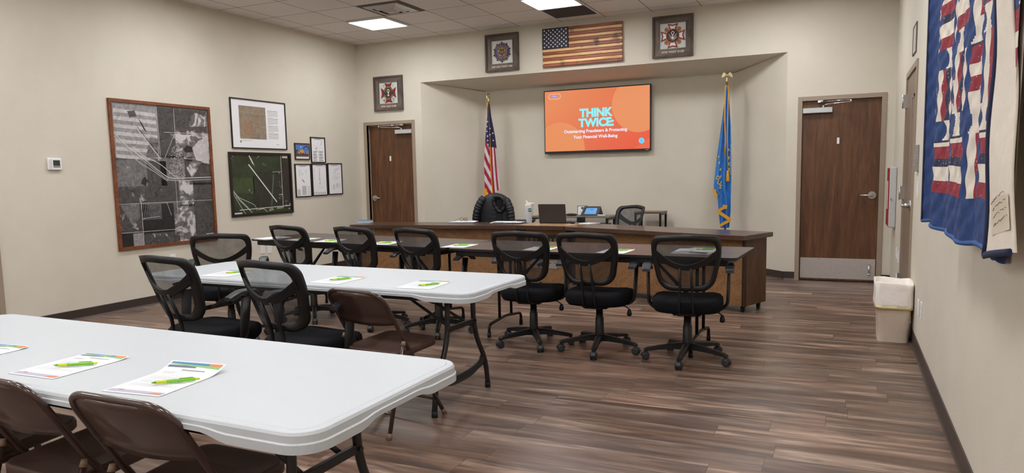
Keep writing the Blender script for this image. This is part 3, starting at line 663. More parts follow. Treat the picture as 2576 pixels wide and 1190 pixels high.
# ------------------------------------------------------------------ black mesh task chair
def task_chair(label):
    t = thing('task_chair', label, 'office chair', (0, 0, 0), 0, 'black mesh task chairs')
    ZB, ZT = 0.528, 0.922
    def yb(x, z): return -0.215 - 0.155 * (z - ZB) / (ZT - ZB) + 1.55 * x * x
    def ol(k):     # outline of the back at inset k
        P = [(-0.130, ZB), (0.130, ZB), (0.190, ZB + 0.055), (0.228, ZB + 0.24), (0.229, ZT - 0.055), (0.205, ZT - 0.012), (0.0, ZT + 0.008), (-0.205, ZT - 0.012), (-0.229, ZT - 0.055), (-0.228, ZB + 0.24), (-0.190, ZB + 0.055)]
        P = fillet([Vector((p[0] * (1 - k / 0.229), ZB + 0.19 + (p[1] - ZB - 0.19) * (1 - k / 0.19))) for p in P], 0.06, 4, True)
        return P
    o0, o1 = ol(0), ol(0.036); n = len(o0)
    b = MB(); vs = []
    for (o, dy) in ((o0, 0.004), (o0, -0.018), (o1, -0.024), (o1, 0.010)):
        for p in o: vs.append((p.x, yb(p.x, p.y) + dy, p.y))
    b.add(vs, [(k * n + j, k * n + (j + 1) % n, ((k + 1) % 4) * n + (j + 1) % n, ((k + 1) % 4) * n + j) for k in range(4) for j in range(n)], 0, True)
    # curved lumbar bar
    m_ = 18; pts = []
    for i in range(m_ + 1):
        x = -0.205 + 0.41 * i / m_; q = abs(x) / 0.205
        pts.append((x, (0.680 + 0.088 * q ** 1.8) , 0.718 + 0.108 * q ** 1.8))
    vs = []
    for dy, hw in ((-0.034, 1), (-0.010, 1)):
        for i, p in enumerate(pts):
            q = abs(p[0]) / 0.205
            for s in (-1, 1): zz = p[1] if s < 0 else p[2]; vs.append((p[0], yb(p[0], zz) + dy + (0.010 if dy < -0.02 else 0) * q, zz))
    K = 2 * (m_ + 1); fs = []
    for i in range(m_):
        a = 2 * i; fs += [(a, a + 1, a + 3, a + 2), (K + a, K + a + 2, K + a + 3, K + a + 1), (a, a + 2, K + a + 2, K + a), (a + 1, K + a + 1, K + a + 3, a + 3)]
    b.add(vs, fs, 0, False)
    b.build('back_frame', M_BLACK, t)
    b = MB(); om = ol(0.030); rings = 6; vs = []
    for k in range(rings):
        f = 1 - k / rings
        for p in om:
            x, z = p.x * f, ZB + 0.19 + (p.y - ZB - 0.19) * f; vs.append((x, yb(x, z) - 0.004, z))
    vs.append((0, yb(0, ZB + 0.19) - 0.004, ZB + 0.19)); fs = []
    for k in range(rings - 1):
        for j in range(n): fs.append((k * n + j, k * n + (j + 1) % n, (k + 1) * n + (j + 1) % n, (k + 1) * n + j))
    for j in range(n): fs.append(((rings - 1) * n + j, (rings - 1) * n + (j + 1) % n, rings * n))
    b.add(vs, fs, 0, True); b.build('back_mesh', M_MESH, t)
    for s in (-1, 1):
        b = MB(); pts = fillet([(s * 0.036, yb(0, 0.70) - 0.026, 0.70), (s * 0.040, yb(0, ZB) - 0.028, ZB), (s * 0.046, -0.235, 0.42), (s * 0.046, -0.205, 0.372), (s * 0.046, -0.08, 0.372)], 0.04, 4)
        b.tube(pts, 0.0085, 8, ry=0.0125, up=(0, 1, 0.01)); b.build('back_strut', M_BLACK, t)
    b = MB(); prof = [(0.80, 0.362), (0.92, 0.367), (0.985, 0.390), (1.0, 0.420), (0.985, 0.448), (0.93, 0.463), (0.8, 0.471), (0.5, 0.475), (0.15, 0.474)]
    b.lathe(prof, 40, 0, (0, 0.015, 0), 0.245, 0.238, 3.0)
    o = b.build('seat', M_FABRIC, t)
    for v in o.data.vertices:
        if v.co.z > 0.40: v.co.z += -0.018 * max(0, (v.co.y - 0.1) / 0.15) ** 2 - 0.010 * max(0, 1 - (v.co.x / 0.18) ** 2) * (1 if v.co.z > 0.46 else 0)
    b = MB(); b.box((0, 0, 0.355), (0.20, 0.24, 0.035), 0, 0.01); b.box((0, -0.10, 0.36), (0.13, 0.16, 0.028), 0, 0.008); b.build('tilt_mechanism', M_BLKMETAL, t)
    for s in (-1, 1):
        b = MB(); pts = fillet([(s * 0.10, 0.0, 0.366), (s * 0.235, 0.0, 0.372), (s * 0.272, 0.005, 0.41), (s * 0.280, 0.03, 0.655)], 0.05, 5)
        k = len(pts); b.tube(pts, 0.012, 10, ry=[0.026 + 0.012 * (i / k) ** 3 for i in range(k)], up=(0, 1, 0.02)); a = b.build('armrest', M_BLACK, t)
        b = MB(); m2 = 9; vs = []
        for i in range(m2 + 1):
            y = -0.105 + 0.24 * i / m2; q = i / m2; z = 0.658 + 0.014 * math.sin(q * PI) - 0.030 * max(0, q - 0.78) / 0.22 - 0.018 * max(0, 0.3 - q) / 0.3
            hw = 0.026 + 0.006 * math.sin(min(1, q * 1.3) * PI)
            for dx, dz in ((-hw, 0.002), (-hw, 0.016), (-hw * 0.7, 0.022), (hw * 0.7, 0.022), (hw, 0.016), (hw, 0.002)): vs.append((s * 0.282 + dx, y, z + dz))
        fs = [(i * 6 + j, i * 6 + (j + 1) % 6, (i + 1) * 6 + (j + 1) % 6, (i + 1) * 6 + j) for i in range(m2) for j in range(6)] + [tuple(range(6))[::-1], tuple(range(m2 * 6, m2 * 6 + 6))]
        b.add(vs, fs, 0, False); b.build('arm_pad', M_PAD, a)
    b = MB(); b.lathe([(0.034, 0.085), (0.037, 0.13), (0.034, 0.14), (0.031, 0.25), (0.027, 0.255), (0.025, 0.34)], 18); b.build('gas_lift', M_BLACK, t)
    b = MB(); b.tube(fillet([(0.06, 0.02, 0.358), (0.21, -0.01, 0.352), (0.235, -0.012, 0.33)], 0.02), 0.0045, 8); b.lathe([(0.006, 0.335), (0.012, 0.325), (0.019, 0.300), (0.017, 0.285), (0.006, 0.280)], 12, 0, (0.237, -0.012, 0)); b.build('height_lever', M_BLKMETAL, t)
    for k in range(5):
        b = MB(); vs = []; fs = []; st = [(0.02, 0.125, 0.026, 0.05), (0.08, 0.122, 0.022, 0.042), (0.20, 0.105, 0.019, 0.030), (0.285, 0.090, 0.018, 0.026), (0.305, 0.082, 0.013, 0.020)]
        for r, z, hw, h in st:
            for dx, dz in ((-hw, -h), (-hw, -0.006), (-hw * 0.5, 0.0), (hw * 0.5, 0.0), (hw, -0.006), (hw, -h)): vs.append((r, dx, z + dz))
        for i in range(4):
            for j in range(6): fs.append((i * 6 + j, i * 6 + (j + 1) % 6, (i + 1) * 6 + (j + 1) % 6, (i + 1) * 6 + j))
        fs += [tuple(range(6)), tuple(range(24, 30))[::-1]]
        b.add(vs, fs, 0, False)
        if k == 0: lg = leg0 = b.build('base_leg', M_BLACK, t)
        else: lg = bpy.data.objects.new('base_leg', leg0.data); COL.objects.link(lg); lg.parent = t
        lg.rotation_euler = (0, 0, 2 * PI * k / 5)
        if k == 0:
            b = MB(); b.cyl((0.288, 0, 0.05), (0.288, 0, 0.075), 0.009, None, 8)
            for s in (-1, 1): b.tube([(0.296, s * 0.007, 0.0265), (0.296, s * 0.011, 0.0265), (0.296, s * 0.021, 0.0265), (0.296, s * 0.024, 0.0265)], [0.0265, 0.0265, 0.0265, 0.02], 18)
            pts = [(0.297 + 0.030 * math.cos(a), 0.0, 0.0265 + 0.030 * math.sin(a)) for a in [PI * i / 8 for i in range(9)]]
            b.tube(pts, 0.019, 8, ry=0.0035, up=(0, 0, 1)); cs = cs0 = b.build('castor', M_PAD, lg)
        else: cs = bpy.data.objects.new('castor', cs0.data); COL.objects.link(cs); cs.parent = lg
    return t
TC = None
def place_task(label, x, y, head, base):
    global TC
    if TC is None: c = TC = task_chair(label)
    else: c = copy_tree(TC); c['label'] = label
    c.location = (x, y, 0); c.rotation_euler = (0, 0, R_(head))
    k = 0
    for ch in sorted(c.children, key=lambda o: o.name):
        if ch.name.startswith('base_leg'): ch.rotation_euler = (0, 0, R_(base - head) + 2 * PI * k / 5); k += 1
    return c
place_task('black mesh task chair at the right end of the dark tables, rightmost of its row', 5.85, -4.22, 8, -90)
place_task('black mesh task chair second from the right at the dark tables', 5.18, -4.16, -2, -81)
place_task('black mesh task chair third from the right at the dark tables', 4.627, -4.13, 2, -130)
place_task('black mesh task chair at the dark tables, before the joint of the two tables', 3.687, -4.00, -10, -63)
place_task('black mesh task chair at the dark tables, second from the left of its row', 3.02, -3.94, -9, -70)
place_task('black mesh task chair at the left end of the dark tables', 2.24, -3.89, -6, -50)
place_task('black mesh task chair pulled away toward the left wall, seen square from behind', 2.18, -4.86, 36, -80)
place_task('black mesh task chair at the middle white table, farthest left on its near side', 3.335, -6.12, -6, -60)
place_task('black mesh task chair at the middle white table, beside the brown folding chair', 4.12, -6.15, -6, -75)
place_task('black mesh task chair empty behind the right wing of the council desk', 4.27, -0.66, 152, -70)
place_task('black mesh task chair hidden under the black jacket behind the desk', 2.50, -0.58, 178, -70)

# ------------------------------------------------------------------ brown steel folding chair
def folding_chair(label):
    t = thing('folding_chair', label, 'folding chair', (0, 0, 0), 0, 'brown steel folding chairs')
    hw = 0.203
    def main(s): return [(s * hw, 0.215, 0.012), (s * hw, -0.105, 0.50), (s * hw, -0.160, 0.595), (s * (hw - 0.004), -0.235, 0.70)]
    b = MB()
    pl_, pr_ = [Vector(p) for p in main(-1)], [Vector(p) for p in main(1)]
    top = [Vector((-0.15, -0.345, 0.782)), Vector((0.15, -0.345, 0.782))]
    path = fillet([pl_[0], pl_[1], pl_[2], Vector((-hw, -0.252, 0.752)), Vector((hw, -0.252, 0.752)), pr_[2], pr_[1], pr_[0]], 0.15, 10)
    b.tube(path, 0.0115, 10); b.build('main_frame', M_FOLD, t)
    def panel_w(z):
        best = 0
        for a_, b_ in zip(path, path[1:]):
            if (a_.z - z) * (b_.z - z) <= 0 and abs(a_.z - b_.z) > 1e-6:
                f_ = (z - a_.z) / (b_.z - a_.z); best = max(best, abs(a_.x + (b_.x - a_.x) * f_))
        return best
    # back panel, dished, between the uprights
    b = MB(); nx, nz = 14, 8; vs = []
    for face in (0, 1):
        for k in range(nz + 1):
            q = k / nz; z = 0.578 + 0.170 * q; y0 = -0.150 - 0.585 * (z - 0.578)
            for i in range(nx + 1):
                u = -1 + 2 * i / nx; w = panel_w(z)
                sag = -0.020 * (1 - u * u) + 0.010 * (1 - q) * 0
                edge = 0.009 * (1 if k in (0,) else 0)
                vs.append((u * w, y0 + sag - 0.002 + (0.012 if face else 0.0) - edge * (0 if face else 1), z - 0.012 * (1 - u * u) * (1 - q)))
    K = (nx + 1) * (nz + 1); fs = []
    for k in range(nz):
        for i in range(nx):
            a = k * (nx + 1) + i; fs += [(a, a + 1, a + nx + 2, a + nx + 1), (K + a, K + a + nx + 1, K + a + nx + 2, K + a + 1)]
    for i in range(nx): fs += [(i, K + i, K + i + 1, i + 1), (nz * (nx + 1) + i, nz * (nx + 1) + i + 1, K + nz * (nx + 1) + i + 1, K + nz * (nx + 1) + i)]
    b.add(vs, fs, 0, True); b.build('back_panel', M_FOLD, t)
    # seat pan with rolled edge
    b = MB(); o = rrect(-0.186, -0.150, 0.186, 0.212, 0.05, 5); n = len(o); cx, cy = 0, 0.03; vs = []
    for k, z in ((0.97, 0.393), (1.0, 0.400), (1.0, 0.424), (0.975, 0.434), (0.93, 0.434), (0.80, 0.426), (0.4, 0.422)):
        for p in o: vs.append((cx + (p[0] - cx) * k, cy + (p[1] - cy) * k, z + 0.012 * (p[1] / 0.2)))
    fs = [(i * n + j, i * n + (j + 1) % n, (i + 1) * n + (j + 1) % n, (i + 1) * n + j) for i in range(6) for j in range(n)]
    b.add(vs, fs, 0, True); b.add(vs, [tuple(range(6 * n, 7 * n))]); b.add(vs, [tuple(range(n))[::-1]]); b.build('seat', M_FOLDPAD, t)
    for s in (-1, 1):
        b = MB(); b.tube([(s * (hw + 0.014), -0.25, 0.0), (s * (hw + 0.014), -0.118, 0.470)], 0.0115, 10); lg = b.build('rear_leg', M_FOLD, t)
        b = MB(); b.tube([(s * (hw + 0.014), -0.119, 0.465), (s * (hw + 0.014), -0.114, 0.487)], [0.0135, 0.009], 10); b.tube([(s * (hw + 0.014), -0.251, 0.0), (s * (hw + 0.014), -0.242, 0.032)], 0.0135, 10); b.build('end_cap', M_CAP, lg)
        b = MB(); b.tube([(s * hw, 0.216, 0.010), (s * hw, 0.198, 0.036)], 0.0135, 10); b.box((s * hw, 0.218, 0.008), (0.022, 0.028, 0.016), 0, 0.004); b.build('front_foot', M_CAP, t)
        b = MB(); b.box((s * (hw + 0.006), -0.10, 0.418), (0.010, 0.10, 0.022), 0, 0.004); b.build('pivot_link', M_FOLD, t)
    b = MB(); b.tube([(-hw, 0.156, 0.10), (hw, 0.156, 0.10)], 0.007, 8); b.tube([(-hw - 0.014, -0.217, 0.125), (hw + 0.014, -0.217, 0.125)], 0.007, 8); b.build('cross_bar', M_FOLD, t)
    return t
fc = folding_chair('brown steel folding chair at the middle white table, right of the mesh chairs')
fc.location = (4.578, -6.065, 0); fc.rotation_euler = (0, 0, R_(-9))
for lab, x, y, h in (('brown steel folding chair rightmost at the front white table', 5.052, -7.798, 0),
                     ('brown steel folding chair second from the right at the front white table', 4.505, -7.798, -2),
                     ('brown steel folding chair farthest left at the front white table, only its seat visible', 4.02, -7.785, 0)):
    c = copy_tree(fc); c['label'] = lab; c.location = (x, y, 0); c.rotation_euler = (0, 0, R_(h))
# ------------------------------------------------------------------ wall-hung things
def on_left(y, z, off=0.0): return (off, y, z), PI / 2
def on_right(y, z, off=0.0): return (W - off, y, z), -PI / 2
def picture_frame(b, w, h, fw_, d, m=0, bev=0.003):     # four mitred bars, centred on the thing, back at y=0
    for pts in (((-w / 2, -h / 2), (w / 2, -h / 2), (w / 2 - fw_, -h / 2 + fw_), (-w / 2 + fw_, -h / 2 + fw_)),
                ((w / 2, -h / 2), (w / 2, h / 2), (w / 2 - fw_, h / 2 - fw_), (w / 2 - fw_, -h / 2 + fw_)),
                ((w / 2, h / 2), (-w / 2, h / 2), (-w / 2 + fw_, h / 2 - fw_), (w / 2 - fw_, h / 2 - fw_)),
                ((-w / 2, h / 2), (-w / 2, -h / 2), (-w / 2 + fw_, -h / 2 + fw_), (-w / 2 + fw_, h / 2 - fw_))):
        b.prism(pts, -d, 0, m)
def aerial(name, a, c, scale=9, blob=None, thr=(0.56, 0.62), dist=1.2, rough=0.28):
    if name in MATS: return MATS[name]
    m, nt, bs = new_mat(name); bs.inputs['Roughness'].default_value = rough
    v = coords(nt); n = noise(nt, v, scale, 7, 0.68, dist)
    col = ramp(nt, n, [(0.32, a), (0.68, c)])
    if blob is not None:
        n2 = noise(nt, v, scale * 0.55, 6, 0.66, 0.8); col = mix(nt, ramp(nt, n2, [(thr[0], (0, 0, 0, 1)), (thr[1], (1, 1, 1, 1))]), col, blob)
    L(nt, col, bs.inputs['Base Color']); MATS[name] = m; return m
def g(v): return rgb(v, v * 0.98, v * 0.98)
AER = [aerial('aerial_grey_%s' % k, g(lo), g(hi), 11, bl, th, 2.2) for k, lo, hi, bl, th in (('a', 52, 96, None, 0), ('b', 88, 140, g(186), (0.60, 0.70)), ('c', 122, 170, None, 0), ('d', 172, 214, None, 0), ('e', 52, 96, g(190), (0.57, 0.65)), ('f', 66, 128, g(206), (0.47, 0.55)), ('g', 34, 54, None, 0))]
M_LINE = simple('map_road_white', rgb(206, 204, 202), 0.35, var=0.05); M_LINED = simple('map_line_dark', rgb(36, 34, 35), 0.35, var=0)
M_MAPFR = wood('reddish_map_frame', rgb(112, 62, 36), rgb(142, 84, 50), 6, (1, 1, 1), 0.38)
# big black and white aerial photograph
mw_, mh_ = 1.30, 1.565
loc, rz = on_left(-3.578, 1.4125)
t = thing('framed_aerial_map', 'large black and white aerial photo in a reddish wood frame on the left wall', 'picture', loc, rz)
b = MB(); picture_frame(b, mw_, mh_, 0.032, 0.026); b.build('frame', M_MAPFR, t)
b = MB(); iw, ih = mw_ - 0.06, mh_ - 0.06
def uv(u, v): return (-iw / 2 + u * iw, -ih / 2 + v * ih)
def poly(pts, m, o): b.flat([uv(*p) for p in pts], -0.008 - o * 0.0004, m)
def line(pts, w, m, o): b.strip([uv(*p) for p in fillet(pts, 0.06, 4)], w, -0.008 - o * 0.0004, m)
b.prism([uv(0, 0), uv(1, 0), uv(1, 1), uv(0, 1)], -0.008, -0.002, 1)
def q(u0, v0, u1, v1, m, o=1): poly([(u0, v0), (u1, v0), (u1, v1), (u0, v1)], m, o)
q(0, .60, .44, 1, 2); 
for i in range(7): poly([(0.02, .955 - i * .052), (.43, .94 - i * .052), (.43, .915 - i * .052), (.02, .93 - i * .052)], 3, 2)
q(.44, .80, .63, .985, 0); q(.63, .80, .98, .985, 4); poly([(.78, .86), (.97, .87), (.98, .95), (.86, .97), (.80, .94)], 5, 2); q(.44, .62, .62, .80, 4)
poly([(.30, .62), (.42, .60), (.44, .76), (.36, .78)], 1, 2); q(.62, .62, .80, .80, 5); q(.80, .62, 1, .82, 5); poly([(.84, .60), (.99, .58), (.99, .79), (.88, .76), (.80, .70)], 3, 2)
q(0, .42, .30, .62, 1); q(.30, .42, .50, .60, 0); q(.44, .46, .70, .64, 1); q(.70, .42, 1, .62, 0); poly([(.78, .47), (.90, .60), (.80, .61), (.72, .55)], 5, 2)
q(0, .30, .44, .42, 4); q(.44, .30, .62, .46, 0); q(.62, .25, .78, .46, 5); q(.78, .28, 1, .44, 0)
q(0, .10, .22, .30, 4); poly([(.02, .29), (.12, .15), (.2, .2), (.2, .30)], 1, 2); q(.22, .08, .55, .29, 6); q(.22, .18, .42, .30, 1); q(.55, .05, .78, .28, 5); q(.78, .0, 1, .28, 0)
q(0, 0, .22, .10, 6); q(.12, 0, .22, .09, 2, 2); q(.22, 0, .6, .08, 4); poly([(.60, .0), (.78, 0), (.74, .14), (.66, .26), (.60, .14)], 5, 2)
poly([(.72, .665), (.80, .67), (.80, .71), (.74, .72), (.70, .69)], 6, 3); poly([(.72, .60), (.79, .60), (.79, .63), (.73, .63)], 6, 3); poly([(.23, .44), (.28, .42), (.29, .45), (.33, .44), (.29, .47), (.28, .49), (.25, .47)], 6, 3)
poly([(.15, .94), (.22, .95), (.24, .91), (.17, .90)], 0, 3); poly([(.25, .90), (.30, .82), (.33, .80), (.28, .87)], 6, 3)
for i in range(22):
    for j in range(30):
        u, v = .50 + i * .0085 + 0.0, .455 + j * .0088
        if u > .49 + (v - .45) * 0.35 and u < .70 - abs(v - .55) * .3 and random.random() < 0.62: q(u, v, u + .0055, v + .0056, random.choice((3, 3, 7, 6, 1)), 4)
line([(.215, .84), (.45, .615)], .012, 3, 4); line([(.235, .84), (.465, .615)], .004, 8, 5)
for o, w in ((0, .009), (.016, .009)): line([(0, .80 - o), (.12, .70 - o), (.27, .62 - o), (.40, .54 - o), (.52, .472 - o), (.70, .474 - o), (1, .478 - o)], w, 7, 6)
line([(0, .787), (.12, .685), (.27, .605), (.40, .525), (.52, .458), (.70, .46), (1, .464)], .003, 8, 7)
line([(.18, .70), (.26, .64), (.45, .575), (.56, .50), (.62, .477)], .008, 7, 6); line([(.12, .70), (.2, .60), (.36, .53), (.5, .455)], .006, 7, 6)
for a, c in (((0, .625), (.47, .62)), ((.44, .99), (.45, .62)), ((0, .30), (1, .30)), ((.22, .30), (.22, 0)), ((.59, .46), (.59, .22)), ((0, .10), (.55, .095)), ((.62, .80), (.62, .985)), ((.50, .81), (.98, .81)), ((.49, .62), (.62, .81)), ((.22, .19), (.40, .20)), ((.48, .30), (.52, .2)), ((.70, .62), (1, .615))): line([a, c], .0045, 7, 5)
q(.90, .012, .985, .04, 3, 8)
b.build('aerial_print', AER + [M_LINE, M_LINED], t)
# white sheet with a site plan
loc, rz = on_left(-2.118, 2.037)
pw_, ph_ = 0.965, 0.618
t = thing('framed_site_map', 'framed white plan sheet with a brown site map inset, above the green aerial photo', 'picture', loc, rz)
M_BLACKFR = simple('black_picture_frame', rgb(30, 27, 27), 0.35, var=0.05)
b = MB(); picture_frame(b, pw_, ph_, 0.014, 0.016); b.build('frame', M_BLACKFR, t)
M_PAPER = simple('white_paper', rgb(240, 240, 243), 0.6, var=0.01); M_INK = simple('grey_print', rgb(96, 92, 90), 0.6, var=0); M_INKL = simple('light_grey_print', rgb(176, 174, 174), 0.6, var=0)
M_SITE = aerial('site_map_brown', rgb(136, 122, 104), rgb(164, 150, 130), 10, rgb(118, 116, 104), (0.56, 0.66)); M_ORANGE = simple('orange_print', rgb(190, 112, 70), 0.6, var=0); M_REDP = simple('red_print', rgb(150, 46, 46), 0.6, var=0)
b = MB(); b.prism([(-pw_ / 2 + .01, -ph_ / 2 + .01), (pw_ / 2 - .01, -ph_ / 2 + .01), (pw_ / 2 - .01, ph_ / 2 - .01), (-pw_ / 2 + .01, ph_ / 2 - .01)], -0.006, -0.002, 0)
def S(u, v): return (-pw_ / 2 + u * pw_, -ph_ / 2 + v * ph_)
Y0 = -0.0065
b.flat([S(.145, .20), (S(.62, .20)), S(.62, .86), S(.145, .86)], Y0, 1)
for pts in ([(.35, .72), (.50, .72), (.50, .60)], [(.20, .55), (.36, .56), (.36, .42), (.50, .44)], [(.22, .52), (.22, .30), (.38, .28)], [(.28, .40), (.28, .55)], [(.16, .33), (.24, .22)]): b.strip([S(*p) for p in pts], .004, Y0 - .0004, 3)
for pts in ([(.36, .40), (.36, .55), (.50, .50), (.50, .45), (.42, .46), (.41, .36), (.36, .37)], [(.33, .74), (.33, .68), (.50, .66)]): b.strip([S(*p) for p in pts], .0045, Y0 - .0006, 4)
b.flat([S(.21, .26), S(.34, .25), S(.36, .50), S(.22, .54)], Y0 - .0002, 6)
for pts in ([(.145, .40), (.24, .20)], [(.50, .86), (.50, .20)], [(.145, .74), (.62, .72)], [(.51, .46), (.62, .46)], [(.46, .44), (.46, .22)]): b.strip([S(*p) for p in pts], .003, Y0 - .0003, 5)
for i in range(34):
    v = .80 - i * .0175
    if i % 9 == 8: continue
    b.flat([S(.655, v), S(.655 + random.uniform(.10, .23), v), S(.655 + random.uniform(.10, .23), v + .006), S(.655, v + .006)] if False else [S(.655, v), S(.86 - (0.10 if i % 9 == 7 else random.uniform(0, .03)), v), S(.86 - (0.10 if i % 9 == 7 else .01), v + .0065), S(.655, v + .0065)], Y0, 2 if i % 9 == 0 else 5)
b.flat([S(.145, .165), S(.36, .165), S(.36, .172), S(.145, .172)], Y0, 5); b.flat([S(.145, .12), S(.165, .12), S(.165, .155), S(.145, .155)], Y0, 2); b.flat([S(.80, .10), S(.85, .10), S(.85, .106), S(.80, .106)], Y0, 2)
M_SITEO = aerial('site_map_orange', rgb(146, 122, 98), rgb(166, 138, 114), 14)
b.build('plan_sheet', [M_PAPER, M_SITE, M_INK, M_ORANGE, M_REDP, M_INKL, M_SITEO], t)
# green airfield aerial photograph
gw, gh = 1.09, 0.80
loc, rz = on_left(-2.1275, 1.284)
t = thing('framed_airfield_photo', 'black framed green aerial photo of an airstrip on the left wall', 'picture', loc, rz)
b = MB(); picture_frame(b, gw, gh, 0.030, 0.024); b.build('frame', M_BLACKFR, t)
GR = [aerial('field_green', rgb(32, 48, 32), rgb(58, 72, 46), 8, rgb(44, 52, 42), (0.52, 0.62)), aerial('field_dark', rgb(30, 36, 30), rgb(54, 56, 46), 7, rgb(64, 52, 46), (0.60, 0.72)), aerial('field_brown', rgb(34, 31, 29), rgb(56, 50, 44), 9), aerial('field_light', rgb(48, 62, 38), rgb(72, 86, 50), 10), M_LINE, simple('runway_white', rgb(226, 226, 220), 0.35, var=0.04), simple('bare_soil', rgb(150, 140, 110), 0.4, var=0.1), simple('dull_taxiway', rgb(96, 100, 88), 0.4, var=0.1)]
b = MB(); iw, ih = gw - 0.05, gh - 0.05
b.prism([uv(0, 0), uv(1, 0), uv(1, 1), uv(0, 1)], -0.008, -0.002, 0)
q(.0, .35, .36, .98, 3, 1); poly([(0, .98), (.45, .98), (.36, .62), (0, .6)], 0, 2); q(.34, .10, .84, .70, 1, 1); q(.84, .05, 1, .98, 2, 1); poly([(.18, .98), (.30, .98), (.28, .86), (.20, .84)], 1, 3)
line([(.285, .83), (.735, .175)], .016, 5, 5); line([(.30, .98), (.36, .84)], .018, 5, 4); poly([(.30, .99), (.34, .92), (.385, .80), (.345, .86)], 5, 4)
line([(.845, .99), (.845, .06)], .008, 4, 4); line([(.10, .075), (.98, .10)], .009, 4, 4); line([(.68, .70), (.845, .71)], .005, 4, 4); line([(.70, .66), (.64, .12)], .02, 7, 3)
line([(0, .43), (.10, .28), (.26, .20), (.36, .14), (.38, .05)], .006, 4, 5); line([(0, .40), (.12, .24), (.22, .13), (.30, .02)], .008, 4, 5); line([(0, .38), (.08, .22), (.16, .06), (.20, .0)], .006, 4, 5)
line([(.40, .06), (.50, .08), (.56, .01)], .007, 4, 5); line([(.05, .30), (.26, .06)], .005, 4, 5)
for u, v, s_ in ((.80, .68, .03), (.795, .52, .02), (.81, .44, .03), (.80, .30, .05), (.79, .24, .03), (.02, .93, .05), (.28, .40, .03), (.31, .36, .03), (.52, .84, .02), (.56, .82, .02), (.44, .96, .04), (.90, .18, .03), (.92, .08, .06), (.98, .10, .04)):
    for k in range(5):
        a, c = u + random.uniform(-s_, s_) * .6, v + random.uniform(-s_, s_) * .8; d_ = s_ * random.uniform(.15, .42)
        poly([(a, c), (a + d_, c + d_ * .3), (a + d_ * .8, c + d_), (a - d_ * .1, c + d_ * .7)], 5 if k % 2 else 4, 6)
poly([(.58, .02), (.68, .04), (.66, .075), (.60, .07)], 6, 5); poly([(.72, .05), (.86, .06), (.84, .09), (.73, .085)], 6, 5); poly([(.0, .02), (.09, .02), (.09, .10), (.0, .16)], 1, 5)
q(.87, .945, .965, .985, 4, 6); q(.01, .01, .14, .035, 4, 6)
b.build('aerial_print', GR, t)
# small colour photo of a ground-breaking group
loc, rz = on_left(-1.339, 1.715)

t = thing('framed_group_photo', 'small framed colour photo of a crew before a yellow excavator', 'picture', loc, rz)
gw, gh = 0.30, 0.226
M_BROWNFR = simple('brown_picture_frame', rgb(66, 46, 36), 0.4, var=0.05)
b = MB(); picture_frame(b, gw, gh, 0.014, 0.018); b.build('frame', M_BROWNFR, t)
iw, ih = gw - 0.022, gh - 0.022
PH = [M_PAPER, simple('photo_sky', rgb(84, 128, 196), 0.35, var=0.12, vscale=12), simple('photo_yellow', rgb(214, 168, 60), 0.4, var=0.1), simple('photo_ground', rgb(126, 104, 88), 0.4, var=0.2), simple('photo_dark', rgb(44, 44, 50), 0.4, var=0.1), simple('photo_red', rgb(178, 58, 50), 0.4, var=0), simple('photo_teal', rgb(70, 160, 170), 0.4, var=0), simple('photo_orange', rgb(206, 122, 60), 0.4, var=0), simple('photo_navy', rgb(46, 60, 110), 0.4, var=0), simple('photo_skin', rgb(206, 160, 134), 0.4, var=0)]
b = MB(); b.prism([uv(0, 0), uv(1, 0), uv(1, 1), uv(0, 1)], -0.008, -0.002, 0)
q(.03, .14, .97, .97, 1, 1); q(.03, .14, .97, .34, 3, 2); poly([(.04, .34), (.2, .34), (.2, .56), (.12, .62), (.04, .55)], 4, 2); poly([(.30, .40), (.62, .40), (.62, .60), (.55, .66), (.36, .62)], 2, 3); line([(.56, .62), (.70, .82), (.95, .86), (.95, .6)], .012, 4, 3); poly([(.35, .80), (.46, .84), (.50, .80), (.42, .77)], 0, 2)
for i in range(10):
    u = .08 + i * .09; h_ = .5 + .03 * math.sin(i * 2.1); q(u, .22, u + .03, .34, 4, 4); q(u + .035, .22, u + .06, .34, 4, 4); q(u - .005, .33, u + .065, h_ - .07, (5, 6, 2, 8, 7, 4, 6, 5, 7, 6)[i], 4); b.disc(*uv(u + .03, h_ - .04), iw * .022, ih * .034, -0.0105, 9, 10)
q(.2, .05, .8, .075, 0, 2); b.build('photo_print', PH, t)
